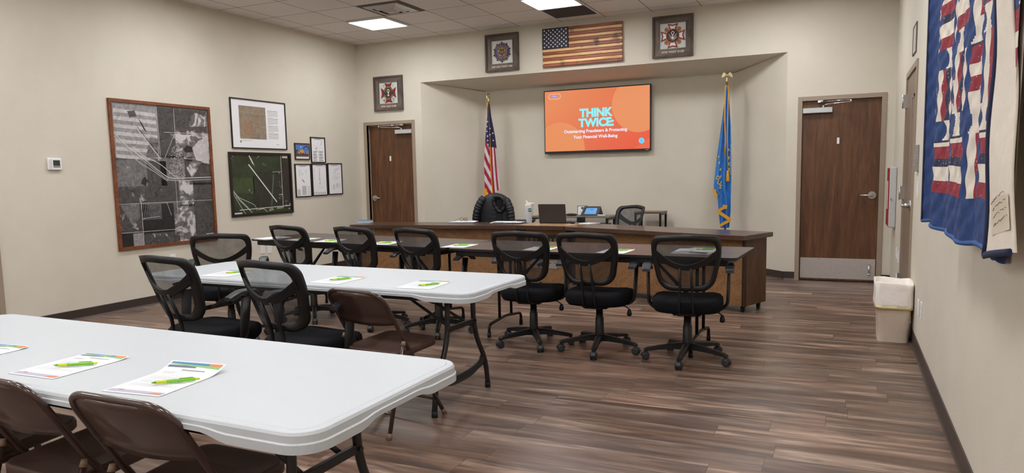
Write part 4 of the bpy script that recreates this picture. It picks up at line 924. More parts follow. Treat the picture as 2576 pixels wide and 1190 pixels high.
# four framed drawing sheets
def drawing(label, y, z, w, h, kind):
    loc, rz = on_left(y, z); t = thing('framed_drawing', label, 'picture', loc, rz, 'small black framed drawing sheets')
    b = MB(); picture_frame(b, w, h, 0.013, 0.018); b.build('frame', M_BLACKFR, t)
    b = MB(); iw, ih = w - 0.02, h - 0.02
    def P(u, v): return (-iw / 2 + u * iw, -ih / 2 + v * ih)
    b.prism([P(0, 0), P(1, 0), P(1, 1), P(0, 1)], -0.008, -0.002, 0)
    def ln(pts, w_=.002, m=1): b.strip([P(*p) for p in pts], w_, -0.0086, m)
    rnd = random.Random(kind)
    ln([(.25, .955), (.75, .955)], .005); ln([(.32, .93), (.68, .93)], .003, 2)
    if kind == 1:
        for i in range(26): u, v = rnd.uniform(.2, .8), rnd.uniform(.6, .86); ln([(u, v), (u + rnd.uniform(-.12, .12), v + rnd.uniform(-.06, .06))], .003, 2)
        for i in range(5): ln([(.4 + i * .04, .56 - i * .02), (.5 + i * .02, .46 - i * .01)], .004, 1)
        for r in range(10): b.flat([P(.40, .05 + r * .028), P(.68, .05 + r * .028), P(.68, .07 + r * .028), P(.40, .07 + r * .028)], -0.0086, 2); b.flat([P(.1, .03 + r * .02), P(.28, .03 + r * .02), P(.28, .042 + r * .02), P(.1, .042 + r * .02)], -0.0086, 2)
        for r in range(6): ln([(.78, .05 + r * .05), (.92, .06 + r * .05)], .006, 2)
    elif kind == 2:
        ln([(.52, .88), (.53, .34)], .002, 1)
        for i in range(14): v = .34 + i * .038; ln([(.50 - rnd.uniform(0, .06), v), (.56, v + .01)], .004, 1 if i % 3 else 2)
        for i in range(5): ln([(.40 + i * .08, .28), (.46 + i * .07, .22)], .003, 2)
        for i in range(12): b.flat([P(.05 + (i % 6) * .15, .03 + (i // 6) * .04), P(.17 + (i % 6) * .15, .03 + (i // 6) * .04), P(.17 + (i % 6) * .15, .05 + (i // 6) * .04), P(.05 + (i % 6) * .15, .05 + (i // 6) * .04)], -0.0086, 2)
        ln([(.12, .86), (.14, .5)], .004, 2)
    elif kind == 3:
        for i in range(16): u = rnd.uniform(.25, .75); v = rnd.uniform(.5, .86); ln([(u, v), (u + rnd.uniform(.05, .25), v)], .002, 2); ln([(u, v), (u, v - rnd.uniform(.03, .14))], .002, 2)
        ln([(.5, .84), (.5, .44)], .003, 2)
        for r in range(8): ln([(.34, .16 + r * .022), (.46, .16 + r * .022)], .004, 2); ln([(.56, .22 + r * .018), (.72, .22 + r * .018)], .003, 2); ln([(.78, .2 + r * .02), (.9, .2 + r * .02)], .002, 2)
    else:
        ln([(.2, .86), (.2, .66), (.5, .64), (.5, .82)], .003, 2); ln([(.35, .58), (.55, .58), (.56, .46), (.32, .48)], .003, 2); ln([(.72, .90), (.82, .86), (.70, .70)], .005, 1); b.disc(*P(.36, .56), .012, .014, -0.0086, 3, 10)
        for c in (.14, .56):
            for r in range(17): ln([(c, .06 + r * .024), (c + rnd.uniform(.2, .32), .06 + r * .024)], .004 if r % 5 else .006, 2 if r % 5 else 1)
    b.build('drawing_sheet', [M_PAPER, M_INK, M_INKL, simple('pale_green_print', rgb(150, 160, 110), 0.6, var=0)], t)
drawing('black framed drawing sheet above the row of three, right of the group photo', -1.003, 1.742, 0.312, 0.360, 4)
drawing('black framed drawing sheet, left one of the row of three', -1.345, 1.316, 0.325, 0.458, 1)
drawing('black framed drawing sheet, middle one of the row of three', -0.999, 1.322, 0.325, 0.457, 2)
drawing('black framed drawing sheet, right one of the row of three, nearest the back corner', -0.650, 1.329, 0.328, 0.458, 3)
# thermostat
loc, rz = on_left(-4.830, 1.523)
t = thing('thermostat', 'white thermostat with a dark screen on the left wall', 'thermostat', loc, rz)
b = MB(); b.box((0, -0.013, 0), (0.135, 0.026, 0.115), 0, 0.010, seg=3); b.build('housing', M_WHITE, t)
b = MB(); b.box((0.012, -0.0265, 0.002), (0.066, 0.003, 0.068), 0, 0.001); s_ = b.build('display', simple('lcd_dark', rgb(62, 66, 60), 0.2, var=0.05), t)
b = MB(); b.rect(-0.020, -0.026, 0.043, -0.017, -0.0285); b.build('display_bar', M_INKL, s_)
b = MB(); b.box((-0.047, -0.0265, 0.0), (0.026, 0.003, 0.085), 0, 0.001); b.build('side_panel', simple('off_white_plastic', rgb(216, 212, 212), 0.5, var=0.02), t)
# outlets and switches
M_PLW = simple('white_wall_plate', rgb(238, 238, 240), 0.4, var=0.01)
def plate(name, label, cat, place, w=0.072, h=0.116, kind='outlet', group='white wall plates'):
    loc, rz = place; t = thing(name, label, cat, loc, rz, group)
    b = MB(); b.box((0, -0.003, 0), (w, 0.006, h), 0, 0.0025, seg=2); b.build('cover_plate', M_PLW, t)
    if kind == 'outlet':
        for z in (0.024, -0.024):
            b = MB(); b.prism(rrect(-0.016, z - 0.017, 0.016, z + 0.017, 0.008, 4), -0.0075, -0.005, 0)
            for x in (-0.006, 0.006): b.rect(x - 0.0014, z - 0.001, x + 0.0014, z + 0.008, -0.0078, 1)
            b.disc(0, z - 0.009, 0.0025, 0.0025, -0.0078, 1, 8); b.build('socket', [M_PLW, M_DARK], t)
    else:
        b = MB(); b.box((0, -0.008, 0), (0.033, 0.006, 0.066), 0, 0.002, rot=(0.06, 0, 0)); b.build('rocker', M_PLW, t)
    return t
plate('wall_outlet', 'white outlet low on the left wall below the big aerial photo', 'outlet', on_left(-3.568, 0.468))
plate('wall_outlet', 'white outlet with dark plug on the left wall under the dark table, left of two', 'outlet', on_left(-2.183, 0.443))
plate('wall_outlet', 'white outlet on the left wall under the dark table, right of two', 'outlet', on_left(-2.058, 0.431))
plate('wall_outlet', 'white outlet low on the right wall, nearer the trash bin', 'outlet', on_right(-3.52, 0.34))
plate('wall_outlet', 'white outlet low on the right wall, nearer the camera of the pair', 'outlet', on_right(-3.72, 0.355))
plate('wall_outlet', 'white plate low on the right wall under the steel cabinet, farther one', 'outlet', on_right(-1.08, 0.47), kind='blank')
plate('wall_outlet', 'white plate low on the right wall between cabinet and metal door', 'outlet', on_right(-1.33, 0.46), kind='blank')
plate('light_switch', 'white switch plate on the right wall, partly behind the quilt', 'switch', on_right(-3.10, 1.16), 0.075, 0.12, 'switch')
loc, rz = on_right(-3.02, 1.40); t = thing('keypad', 'grey keypad plate on the right wall, partly behind the quilt edge', 'keypad', loc, rz)
b = MB(); b.box((0, -0.011, 0), (0.115, 0.022, 0.20), 0, 0.004, seg=2); b.build('housing', simple('keypad_grey', rgb(150, 150, 148), 0.45, 0.1), t)
b = MB()
for i in range(3):
    for j in range(4): b.box((-0.025 + i * 0.025, -0.0235, 0.02 - j * 0.024), (0.017, 0.004, 0.015), 0, 0.001)
b.build('buttons', M_INKL, t)
# steel cabinet with red edge (front looks into the room)
loc, rz = on_right(-0.50, 1.02); t = thing('wall_cabinet', 'slim white steel cabinet with a red front edge on the right wall', 'cabinet', loc, rz)
b = MB(); b.box((0, -0.036, 0), (0.40, 0.068, 0.64), 0, 0.012, seg=3); b.build('cabinet_body', M_ALU, t)
b = MB(); b.box((0, -0.0725, 0), (0.385, 0.006, 0.615), 0, 0.003, seg=2); dr = b.build('cabinet_door', simple('red_enamel', rgb(168, 40, 38), 0.4, var=0.03), t)
b = MB(); b.box((0, -0.077, 0.02), (0.12, 0.004, 0.30), 0, 0.0015); b.build('door_pane', M_PLW, dr)
b = MB(); b.cyl((0.195, -0.05, -0.02), (0.215, -0.05, -0.02), 0.012, 0.009, 12); b.build('latch', M_CHROME, t)
# notice above the metal door
loc, rz = on_right(-2.34, 2.385); t = thing('wall_notice', 'paper notice in a thin frame above the metal door', 'notice', loc, rz)
b = MB(); picture_frame(b, 0.33, 0.235, 0.008, 0.010); b.build('frame', M_INK, t)
b = MB(); b.prism([(-0.16, -0.113), (0.16, -0.113), (0.16, 0.113), (-0.16, 0.113)], -0.005, -0.002, 0)
for r in range(8): b.rect(-0.13, 0.085 - r * 0.023, 0.13 - (r % 3) * 0.03, 0.095 - r * 0.023, -0.0055, 1)
b.build('notice_sheet', [simple('cream_paper', rgb(226, 216, 202), 0.6, var=0.01), M_INKL], t)

# ------------------------------------------------------------------ plaques in weathered wood frames
M_BARN = wood('weathered_barn_wood', rgb(78, 68, 62), rgb(128, 114, 104), 5, (1, 1, 8), 0.7, c3=rgb(86, 70, 58), dist=1.2)
M_BARNH = wood('weathered_barn_wood_rail', rgb(78, 68, 62), rgb(128, 114, 104), 5, (8, 1, 1), 0.7, c3=rgb(86, 70, 58), dist=1.2)
M_BARNR = wood('weathered_frame_lip', rgb(64, 54, 48), rgb(112, 98, 88), 5, (4, 1, 4), 0.7, dist=1.2)
M_TEAL = simple('pale_board', rgb(212, 218, 214), 0.6, var=0.01); M_BRONZE = simple('bronze_enamel', rgb(96, 74, 52), 0.4, 0.5, var=0.2, vscale=40); M_GOLD = simple('pale_gold_print', rgb(178, 150, 110), 0.4, 0.3, var=0.15, vscale=50)
M_BLUEE = simple('blue_enamel', rgb(34, 48, 122), 0.35, var=0.05); M_NAVYE = simple('navy_enamel', rgb(36, 38, 66), 0.35, var=0.05); M_REDE = simple('maroon_enamel', rgb(140, 42, 40), 0.4, var=0.15, vscale=10); M_TANE = simple('copper_tan_rays', rgb(190, 134, 92), 0.4, 0.1, var=0.15, vscale=40); M_DKE = simple('dark_enamel', rgb(58, 50, 48), 0.4, var=0.1)
PAL = [M_TEAL, M_BRONZE, M_GOLD, M_BLUEE, M_NAVYE, M_REDE, M_TANE, M_DKE, M_PAPER]
def plaque(label, cx, cz, text, design):
    t = thing('framed_emblem', label, 'framed emblem', (cx, 0, cz), 0, 'emblems in weathered wood frames')
    s = 0.503; fwid = 0.088; dz = 0.014
    for k, pts in enumerate((((-s / 2, -s / 2), (s / 2, -s / 2), (s / 2 - fwid, -s / 2 + fwid + dz), (-s / 2 + fwid, -s / 2 + fwid + dz)), ((s / 2, -s / 2), (s / 2, s / 2), (s / 2 - fwid, s / 2 - fwid), (s / 2 - fwid, -s / 2 + fwid + dz)),
                ((s / 2, s / 2), (-s / 2, s / 2), (-s / 2 + fwid, s / 2 - fwid), (s / 2 - fwid, s / 2 - fwid)), ((-s / 2, s / 2), (-s / 2, -s / 2), (-s / 2 + fwid, -s / 2 + fwid + dz), (-s / 2 + fwid, s / 2 - fwid)))):
        b = MB(); b.prism(pts, -0.024, 0, 0); b.build('frame_board', M_BARN if k % 2 else M_BARNH, t)
    b = MB(); picture_frame(b, s + 0.006, s + 0.006, 0.024, 0.036); b.build('outer_lip', M_BARNR, t)
    b = MB(); i = s / 2 - fwid + 0.004; b.prism([(-i, -i + dz), (i, -i + dz), (i, i), (-i, i)], -0.010, -0.002, 0); bd = b.build('backing_board', M_TEAL, t)
    b = MB(); b.text(text, 0.036, 0, -s / 2 + 0.048, -0.0245, 0, 'CENTER', 0.001, 1.12); b.build('lettering', simple('cream_letters', rgb(226, 214, 196), 0.5, var=0), t)
    b = MB(); y = -0.012; c = 0.006
    if design == 'legion':
        pts = []
        for k in range(40):
            a = PI / 2 + 2 * PI * k / 40; r = 0.138 if k % 4 == 0 else (0.124 if k % 2 == 0 else 0.118); pts.append((r * math.cos(a), c + r * 1.03 * math.sin(a)))
        b.prism(pts, y - 0.004, y + 0.003, 1)
        for k in range(10):
            a = PI / 2 + 2 * PI * k / 10; b.ball((0.130 * math.cos(a), y - 0.005, c + 0.134 * math.sin(a)), 0.008, 7, 8, 5)
            for d_ in (-0.16, 0, 0.16): a2 = a + PI / 10 + d_; b.strip([(0.110 * math.cos(a2), c + 0.113 * math.sin(a2)), (0.126 * math.cos(a2), c + 0.129 * math.sin(a2))], 0.006, y - 0.0045, 2)
        b.disc(0, c, 0.108, 0.111, y - 0.005, 3, 40); b.ring(0, c, 0.075, 0.080, y - 0.006, 2, 40); b.disc(0, c, 0.075, 0.077, y - 0.006, 1, 36)
        b.flat(star(0, c, 0.073), y - 0.007, 2)
        for k in range(14):
            a = 2 * PI * k / 14 + .2; b.strip([(0.045 * math.cos(a), c + 0.045 * math.sin(a)), (0.068 * math.cos(a + .18), c + 0.068 * math.sin(a + .18))], 0.009, y - 0.0065, 2)
        b.disc(0, c, 0.040, 0.041, y - 0.008, 7, 28); b.ring(0, c, 0.036, 0.040, y - 0.0085, 1, 28)
        b.text('US', 0.042, 0, c - 0.014, y - 0.009, 2, 'CENTER', 0.001)
        for word, a0, a1, flip in (('AMERICAN', 2.62, 0.52, 1), ('LEGION', 3.95, 5.47, -1)):
            for k, ch in enumerate(word):
                a = a0 + (a1 - a0) * k / (len(word) - 1); r = 0.085 if flip > 0 else 0.102
                b.text(ch, 0.025, r * math.cos(a), c + r * 1.02 * math.sin(a), y - 0.006, 2, 'CENTER', 0.0008, rot=a - PI / 2 if flip > 0 else a + PI / 2)
    elif design == 'cross_rays':
        for k in range(4):
            a = PI / 4 + k * PI / 2
            for d_, r in ((-0.30, 0.112), (-0.15, 0.128), (0.0, 0.136), (0.15, 0.128), (0.30, 0.112)):
                b.prism([(0.05 * math.cos(a + d_ - .05), c + 0.05 * math.sin(a + d_ - .05)), (r * math.cos(a + d_ - .075), c + r * math.sin(a + d_ - .075)), (r * 1.05 * math.cos(a + d_), c + r * 1.05 * math.sin(a + d_)), (r * .97 * math.cos(a + d_ + .075), c + r * .97 * math.sin(a + d_ + .075)), (0.05 * math.cos(a + d_ + .05), c + 0.05 * math.sin(a + d_ + .05))], y - 0.003, y + 0.003, 6)
            for d_ in (-0.075, 0.075): b.strip([(0.07 * math.cos(a + d_), c + 0.07 * math.sin(a + d_)), (0.135 * math.cos(a + d_), c + 0.135 * math.sin(a + d_))], 0.006, y - 0.0036, 7)
            a = k * PI / 2
            def pt(r, o): return (r * math.cos(a) - o * math.sin(a), c + r * math.sin(a) + o * math.cos(a))
            b.prism([pt(0.03, -0.012), pt(0.150, -0.066), pt(0.132, 0.0), pt(0.150, 0.066), pt(0.03, 0.012)], y - 0.006, y + 0.003, 5)
            b.flat([pt(0.075, -0.020), pt(0.128, -0.042), pt(0.117, 0.0), pt(0.128, 0.042), pt(0.075, 0.020)], y - 0.0065, 8)
        b.disc(0, c, 0.083, 0.086, y - 0.007, 1, 36); b.ring(0, c, 0.079, 0.083, y - 0.0075, 6, 36); b.disc(0, c, 0.061, 0.063, y - 0.008, 4, 32)
        for k in range(12): a = 2 * PI * k / 12; b.disc(0.071 * math.cos(a), c + 0.073 * math.sin(a), 0.007, 0.008, y - 0.0078, 7 if k % 3 == 0 else 4, 8)
        b.disc(0, c + 0.034, 0.021, 0.022, y - 0.009, 8, 20); b.disc(0, c + 0.034, 0.013, 0.014, y - 0.0095, 4, 16)
        for s_ in (-1, 1): b.flat([(s_ * 0.012, c - 0.018), (s_ * 0.020, c + 0.002), (s_ * 0.052, c + 0.034), (s_ * 0.046, c - 0.004), (s_ * 0.026, c - 0.030)], y - 0.009, 6)
        b.flat([(-0.012, c + 0.008), (0.008, c + 0.010), (0.010, c - 0.006), (-0.010, c - 0.008)], y - 0.0095, 8); b.disc(0, c - 0.026, 0.020, 0.015, y - 0.0095, 8, 16); b.flat([(-0.012, c - 0.040), (0.012, c - 0.040), (0.010, c - 0.058), (-0.010, c - 0.058)], y - 0.009, 6); b.strip([(0.014, c - 0.052), (0.052, c - 0.016)], 0.006, y - 0.009, 8); b.strip([(-0.014, c - 0.052), (-0.05, c - 0.024)], 0.006, y - 0.009, 6)
    else:
        for k in range(4):
            a = k * PI / 2; wd_ = 0.066 if k % 2 else 0.072
            def pt(r, o): return (r * math.cos(a) - o * math.sin(a), c + (r * math.sin(a) + o * math.cos(a)) * 1.12)
            b.prism([pt(0.05, -0.022), pt(0.134, -wd_), pt(0.118, 0.0), pt(0.134, wd_), pt(0.05, 0.022)], y - 0.003, y + 0.003, 5)
        b.disc(0, c, 0.085, 0.103, y - 0.004, 7, 40)
        for a0, a1 in ((0.25, 0.9), (1.1, 2.0), (2.2, 2.95), (3.4, 4.2), (4.3, 5.1), (5.25, 6.0)): b.ring(0, c, 0.068, 0.078, y - 0.0045, 2, 10, a0, a1, 1.21)
        b.disc(0, c, 0.063, 0.078, y - 0.005, 1, 36); b.disc(0, c + 0.030, 0.022, 0.025, y - 0.006, 8, 20); b.disc(0, c + 0.030, 0.013, 0.015, y - 0.0065, 7, 16); b.flat([(-0.010, c + 0.008), (0.010, c + 0.008), (0.007, c - 0.014), (-0.007, c - 0.014)], y - 0.006, 8); b.disc(0, c - 0.034, 0.016, 0.012, y - 0.006, 8, 16)
        for s_ in (-1, 1): b.flat([(s_ * 0.015, c - 0.012), (s_ * 0.05, c + 0.012), (s_ * 0.045, c - 0.028)], y - 0.0058, 7)
        b.strip([(-0.078, c - 0.09), (-0.078, c - 0.135)], 0.008, y - 0.001, 5); b.strip([(-0.108, c - 0.102), (-0.050, c - 0.102)], 0.007, y - 0.001, 7); b.strip([(-0.098, c - 0.118), (-0.084, c - 0.118)], 0.007, y - 0.001, 5)
        b.ring(0.082, c - 0.105, 0.026, 0.030, y - 0.001, 7, 20, -2.8, 1.2); b.strip([(0.082, c - 0.075), (0.080, c - 0.134)], 0.005, y - 0.001, 7); b.strip([(0.058, c - 0.098), (0.106, c - 0.090)], 0.005, y - 0.001, 7)
        for s_ in (-1, 1): b.strip([(s_ * 0.078, c + 0.14), (s_ * 0.078, c + 0.08)], 0.004, y - 0.001, 2); b.strip([(s_ * 0.105, c + 0.105), (s_ * 0.052, c + 0.110)], 0.004, y - 0.001, 2)
    b.build('emblem', PAL, bd)
    return t
plaque('weathered wood framed blue round star emblem, left of the wooden flag', 2.470, 3.026, 'AM LEG POST 246', 'legion')
plaque('weathered wood framed emblem with a maroon cross and copper rays, right of the wooden flag', 4.835, 3.021, 'VFW POST 9128', 'cross_rays')
plaque('weathered wood framed red cross emblem above the left wooden door', 0.572, 2.590, 'VFW AUX 9128', 'cross')

# ------------------------------------------------------------------ wooden flag of burnt boards
t = thing('wooden_flag', 'wooden flag of burnt red and tan boards with a navy star panel', 'wall art', (3.640, -0.012, 3.022))
fw2, fh2 = 1.103, 0.503
BR = [wood('burnt_red_board', rgb(132, 66, 44), rgb(176, 98, 68), 5, (9, 1, 1), 0.5, c3=rgb(84, 42, 32)), wood('burnt_tan_board', rgb(212, 164, 106), rgb(240, 200, 142), 5, (9, 1, 1), 0.5, c3=rgb(120, 82, 50))]
for i in range(13):
    z1 = fh2 / 2 - i * fh2 / 13; z0 = z1 - fh2 / 13
    x0 = -fw2 / 2 + (0.372 if i < 7 else 0) + random.uniform(-.003, .003); b = MB()
    b.span((x0, -0.030 - random.uniform(0, .005), z0 + 0.0018), (fw2 / 2 + random.uniform(-.004, .004), -0.008, z1 - 0.0018), 0, 0.003); b.build('board', BR[i % 2], t)
b = MB(); b.span((-fw2 / 2 + .01, -0.008, -fh2 / 2 + .01), (fw2 / 2 - .01, 0, fh2 / 2 - .01)); b.build('back_batten', M_DESKTRIM, t)
b = MB(); cz0 = fh2 / 2 - 7 * fh2 / 13; b.span((-fw2 / 2 - .002, -0.034, cz0), (-fw2 / 2 + .370, -0.008, fh2 / 2 + .001), 0, 0.002); un = b.build('star_panel', simple('charred_navy', rgb(32, 34, 48), 0.5, var=0.1), t)
b = MB()
for r in range(9):
    for c_ in range(6 if r % 2 == 0 else 5):
        b.flat(star(-fw2 / 2 + .030 + c_ * .0617 + (0 if r % 2 == 0 else .0308), fh2 / 2 - .028 - r * .0268, 0.0150), -0.0346)
b.build('white_stars', simple('white_paint', rgb(232, 232, 236), 0.5, var=0), un)

# ------------------------------------------------------------------ television with the title slide
TY = 0.63; tx0, tx1, tz0, tz1 = 2.826, 4.400, 1.632, 2.536
tcx, tcz = (tx0 + tx1) / 2, (tz0 + tz1) / 2; tw, th = tx1 - tx0, tz1 - tz0
t = thing('television', 'wall-mounted television showing an orange title slide', 'television', (tcx, TY, tcz))
b = MB(); b.box((0, 0.022, 0), (tw, 0.044, th), 0, 0.004); b.box((0, 0.05, -0.02), (tw * .6, 0.05, th * .6), 0, 0.01); b.build('housing', M_DARK, t)
b = MB(); b.box((0, (AD - TY) / 2 + 0.03, 0), (0.5, AD - TY - 0.06, 0.4)); b.build('wall_mount', M_BLKMETAL, t)
def screen_mat():
    m, nt, bs = new_mat('slide_orange'); bs.inputs['Base Color'].default_value = (0.01, 0.01, 0.01, 1); bs.inputs['Roughness'].default_value = 0.3
    v = coords(nt); gr = N(nt, 'ShaderNodeSeparateXYZ'); L(nt, v, gr.inputs[0])
    ma = N(nt, 'ShaderNodeMath', operation='MULTIPLY_ADD'); L(nt, gr.outputs[0], ma.inputs[0]); ma.inputs[1].default_value = 0.45
    mb_ = N(nt, 'ShaderNodeMath', operation='MULTIPLY_ADD'); L(nt, gr.outputs[2], mb_.inputs[0]); mb_.inputs[1].default_value = -0.55; mb_.inputs[2].default_value = 0.42; L(nt, mb_.outputs[0], ma.inputs[2])
    L(nt, ramp(nt, ma.outputs[0], [(0.0, rgb(236, 138, 84)), (0.5, rgb(233, 112, 70)), (1.0, rgb(238, 82, 56))]), bs.inputs['Emission Color']); bs.inputs['Emission Strength'].default_value = 0.92
    return m
SM = [screen_mat(), emissive('slide_circle', rgb(238, 146, 92), 0.92), emissive('slide_cyan', rgb(128, 236, 250), 1.05), emissive('slide_white', rgb(240, 232, 252), 1.0), emissive('slide_blue_button', rgb(120, 206, 250)), emissive('slide_navy', rgb(46, 84, 130)), emissive('slide_dots', rgb(244, 150, 96)), emissive('slide_badge', rgb(150, 170, 255))]
sx0, sx1, sz0, sz1 = -tw / 2 + .014, tw / 2 - .014, -th / 2 + .030, th / 2 - .014
b = MB(); b.rect(sx0, sz0, sx1, sz1, -0.0006, 0)
def clipdisc(cx, cz, r, m, y):
    pts = [(cx + r * math.cos(2 * PI * i / 72), cz + r * math.sin(2 * PI * i / 72)) for i in range(72)]
    for ax, lim, sg in ((0, sx0, 1), (0, sx1, -1), (1, sz0, 1), (1, sz1, -1)):
        out = []
        for i in range(len(pts)):
            p, q_ = pts[i], pts[(i + 1) % len(pts)]; dp, dq = (p[ax] - lim) * sg, (q_[ax] - lim) * sg
            if dp >= 0: out.append(p)
            if dp * dq < 0: f = dp / (dp - dq); out.append((p[0] + (q_[0] - p[0]) * f, p[1] + (q_[1] - p[1]) * f))
        pts = out
    b.flat(pts, y, m)
clipdisc(3.070 - tcx, 1.700 - tcz, 0.375, 1, -0.0010); clipdisc(4.235 - tcx, 2.275 - tcz, 0.385, 1, -0.0010)
def T(txt, size, x, z, m, bold, sp=1.0, sx=1.0): b.text(txt, size, x - tcx, z - tcz, -0.0016, m, 'CENTER', bold, sp, sx=sx)
T('THINK', 0.158, 3.611, 2.138, 2, 0.0075, 0.98); T('TWICE:', 0.158, 3.618, 2.000, 2, 0.0075, 0.98)
T('Outsmarting Fraudsters & Protecting', 0.0620, 3.600, 1.918, 3, 0.0018, 1.0); T('Your Financial Well-Being', 0.0620, 3.602, 1.836, 3, 0.0018, 1.0)
bx, bz = 2.992 - tcx, 2.448 - tcz
o_ = rrect(bx - .092, bz - .036, bx + .092, bz + .036, .035, 8); o_.append(o_[0]); b.strip(o_, .004, -0.0012, 3); b.rect(bx - .035, bz - .011, bx + .035, bz + .011, -0.0012, 7); b.disc(4.272 - tcx, 1.772 - tcz, .040, .040, -0.0014, 4, 24); b.strip([(4.263 - tcx, 1.790 - tcz), (4.281 - tcx, 1.772 - tcz), (4.263 - tcx, 1.754 - tcz)], .0045, -0.0018, 5)
for i in range(15):
    for j in range(9):
        px, pz = sx1 - .006 - i * .0155 - (j % 2) * .0077, sz0 + .006 + j * .0155
        if (sx1 - px) + (pz - sz0) * 1.5 < .225: b.disc(px, pz, .0042, .0042, -0.0010, 6, 8)
b.build('screen', SM, t)
b = MB(); b.rect(tw / 2 - .07, -th / 2 + .010, tw / 2 - .03, -th / 2 + .018, -0.0012); b.build('badge', M_INKL, t)
# ------------------------------------------------------------------ flags on poles
M_BRASS = simple('brass', rgb(206, 192, 148), 0.3, 0.9, var=0.05); M_POLE = wood('flagpole_oak', rgb(150, 110, 66), rgb(176, 136, 88), 6, (1, 1, 10), 0.35); M_FRINGE = simple('gold_fringe', rgb(222, 160, 34), 0.7, var=0.18, vscale=160)
FN = simple('flag_navy', rgb(36, 40, 84), 0.75, var=0.08); FR = simple('flag_red', rgb(166, 28, 60), 0.75, var=0.08); FWH = simple('flag_white', rgb(224, 214, 218), 0.75, var=0.04); FB = simple('flag_blue', rgb(58, 130, 208), 0.7, var=0.1, vscale=9); FYEL = simple('flag_yellow_print', rgb(204, 176, 60), 0.7, var=0.1); FPAL = simple('flag_pale_print', rgb(206, 214, 232), 0.7, var=0.1)
def interp(tab, v):
    for (a, x), (c, y) in zip(tab, tab[1:]):
        if v <= c: return x + (y - x) * (v - a) / max(1e-6, c - a)
    return tab[-1][1]
def cloth(tabL, tabR, z0, z1, nfold, amp, pal, matf, nx=44, nz=130, ph=0.0):
    b = MB(); vs = []
    for k in range(nz + 1):
        v = k / nz; z = z1 + (z0 - z1) * v; l, r = interp(tabL, z), interp(tabR, z)
        for i in range(nx + 1):
            s = i / nx; x = l + (r - l) * s
            vs.append((x, -0.03 + amp * min(1, v * 3 + .15) * math.sin(2 * PI * nfold * s + ph + 1.2 * math.sin(v * 4)) - .03 * math.sin(PI * s), z))
    for k in range(nz):
        for i in range(nx):
            a = k * (nx + 1) + i
            m = matf((i + .5) / nx, z1 + (z0 - z1) * (k + .5) / nz)
            if m is not None: b.add([vs[a], vs[a + 1], vs[a + nx + 2], vs[a + nx + 1]], [(0, 3, 2, 1)], m, True)
    return b
def flag_base(t, ztop, turn=0.0):
    b = MB(); b.lathe([(0.15, 0), (0.15, 0.02), (0.10, 0.04), (0.04, 0.07), (0.022, 0.12)], 24); b.build('stand', M_BRASS, t)
    b = MB(); b.cyl((0, 0, 0.1), (0, 0, ztop), 0.0135, None, 14); b.build('pole', M_POLE, t)
    b = MB(); b.lathe([(0.016, ztop), (0.019, ztop + .01), (0.012, ztop + .03), (0.016, ztop + .05), (0.010, ztop + .06)], 14); f = b.build('finial', M_BRASS, t)
    b = MB(); z = ztop + .085; b.ball((0, -0.004, z), (0.017, 0.02, 0.030)); b.ball((0.004, -0.012, z + .036), (0.012, 0.014, 0.012)); b.tube([(0.006, -0.022, z + .036), (0.008, -0.034, z + .030)], [0.005, 0.001], 6)
    for s in (-1, 1): b.prism([(s * .008, z + .012), (s * .034, z + .036), (s * .048, z + .030), (s * .064, z - .004), (s * .066, z - .038), (s * .052, z - .018), (s * .042, z - .022), (s * .034, z - .006), (s * .010, z - .012)], -0.006, 0.006)
    b.prism([(-.016, z - .024), (.016, z - .024), (.010, z - .046), (-.010, z - .046)], -0.004, 0.004); b.build('eagle', M_BRASS, f, None, turn)
t = thing('flag_on_pole', 'American flag hanging furled on an eagle-topped pole, behind the black jacket', 'flag', (2.03, 0.42, 0), 0.43)
flag_base(t, 2.415, 1.25)
zt = 2.385
def usm(s, z):
    if z < 0.98 + 0.16 * s: return None
    if 0.44 < s < 0.50: return 3
    if s < 0.44:
        if z > 1.86 - 0.30 * s: return 0
        return 1 if int((z + s * 0.45) / 0.105) % 2 else 2
    if z > 1.775 - 0.04 * s: return 0
    return (1, 2, 1, 2)[min(3, int((s - 0.50) / 0.125))]
b = cloth([(0.8, -.075), (1.15, -.085), (1.5, -.088), (1.9, -.058), (2.2, -.022), (zt, -.014)], [(0.8, .165), (1.05, .165), (1.3, .140), (1.6, .118), (1.9, .088), (2.2, .036), (zt, .016)], 0.9, zt, 2.0, 0.022, None, usm)
for px, pz in ((-.020, 2.12), (-.030, 2.05), (-.034, 1.98), (-.024, 1.91), (-.022, 1.845), (-.020, 1.79), (.055, 1.95), (.060, 1.845), (.015, 2.02), (.012, 1.93)): b.flat(star(px, pz, .016), -0.078, 2)
fl = b.build('flag_cloth', [FN, FR, FWH, M_FRINGE], t)
b = MB(); b.strip([(-.083, 1.14), (-.070, 1.03), (-.045, 0.985), (.03, 0.955)], .055, -0.082); b.build('fringe', M_FRINGE, fl)
b = MB(); b.tube([(-.012, -.03, 2.40), (-.016, -.035, 2.36), (-.010, -.04, 2.33)], [.014, .019, .010], 8); b.build('gold_cord', M_FRINGE, fl)
t = thing('flag_on_pole', 'blue state flag with gold fringe furled on an eagle-topped pole, right side of the recess', 'flag', (5.445, 0.36, 0), 0.20)
flag_base(t, 2.455)
zt = 2.395
def sdm(s, z): return None if z < 0.78 else 0
b = cloth([(0.5, -.05), (0.82, -.085), (1.00, -.100), (1.07, -.150), (1.20, -.146), (1.5, -.115), (1.9, -.066), (2.2, -.028), (zt, -.016)], [(0.5, .040), (0.8, .062), (1.5, .068), (1.9, .052), (2.2, .030), (zt, .016)], 0.6, zt, 2.6, 0.024, None, lambda s, z: 0, ph=.8)
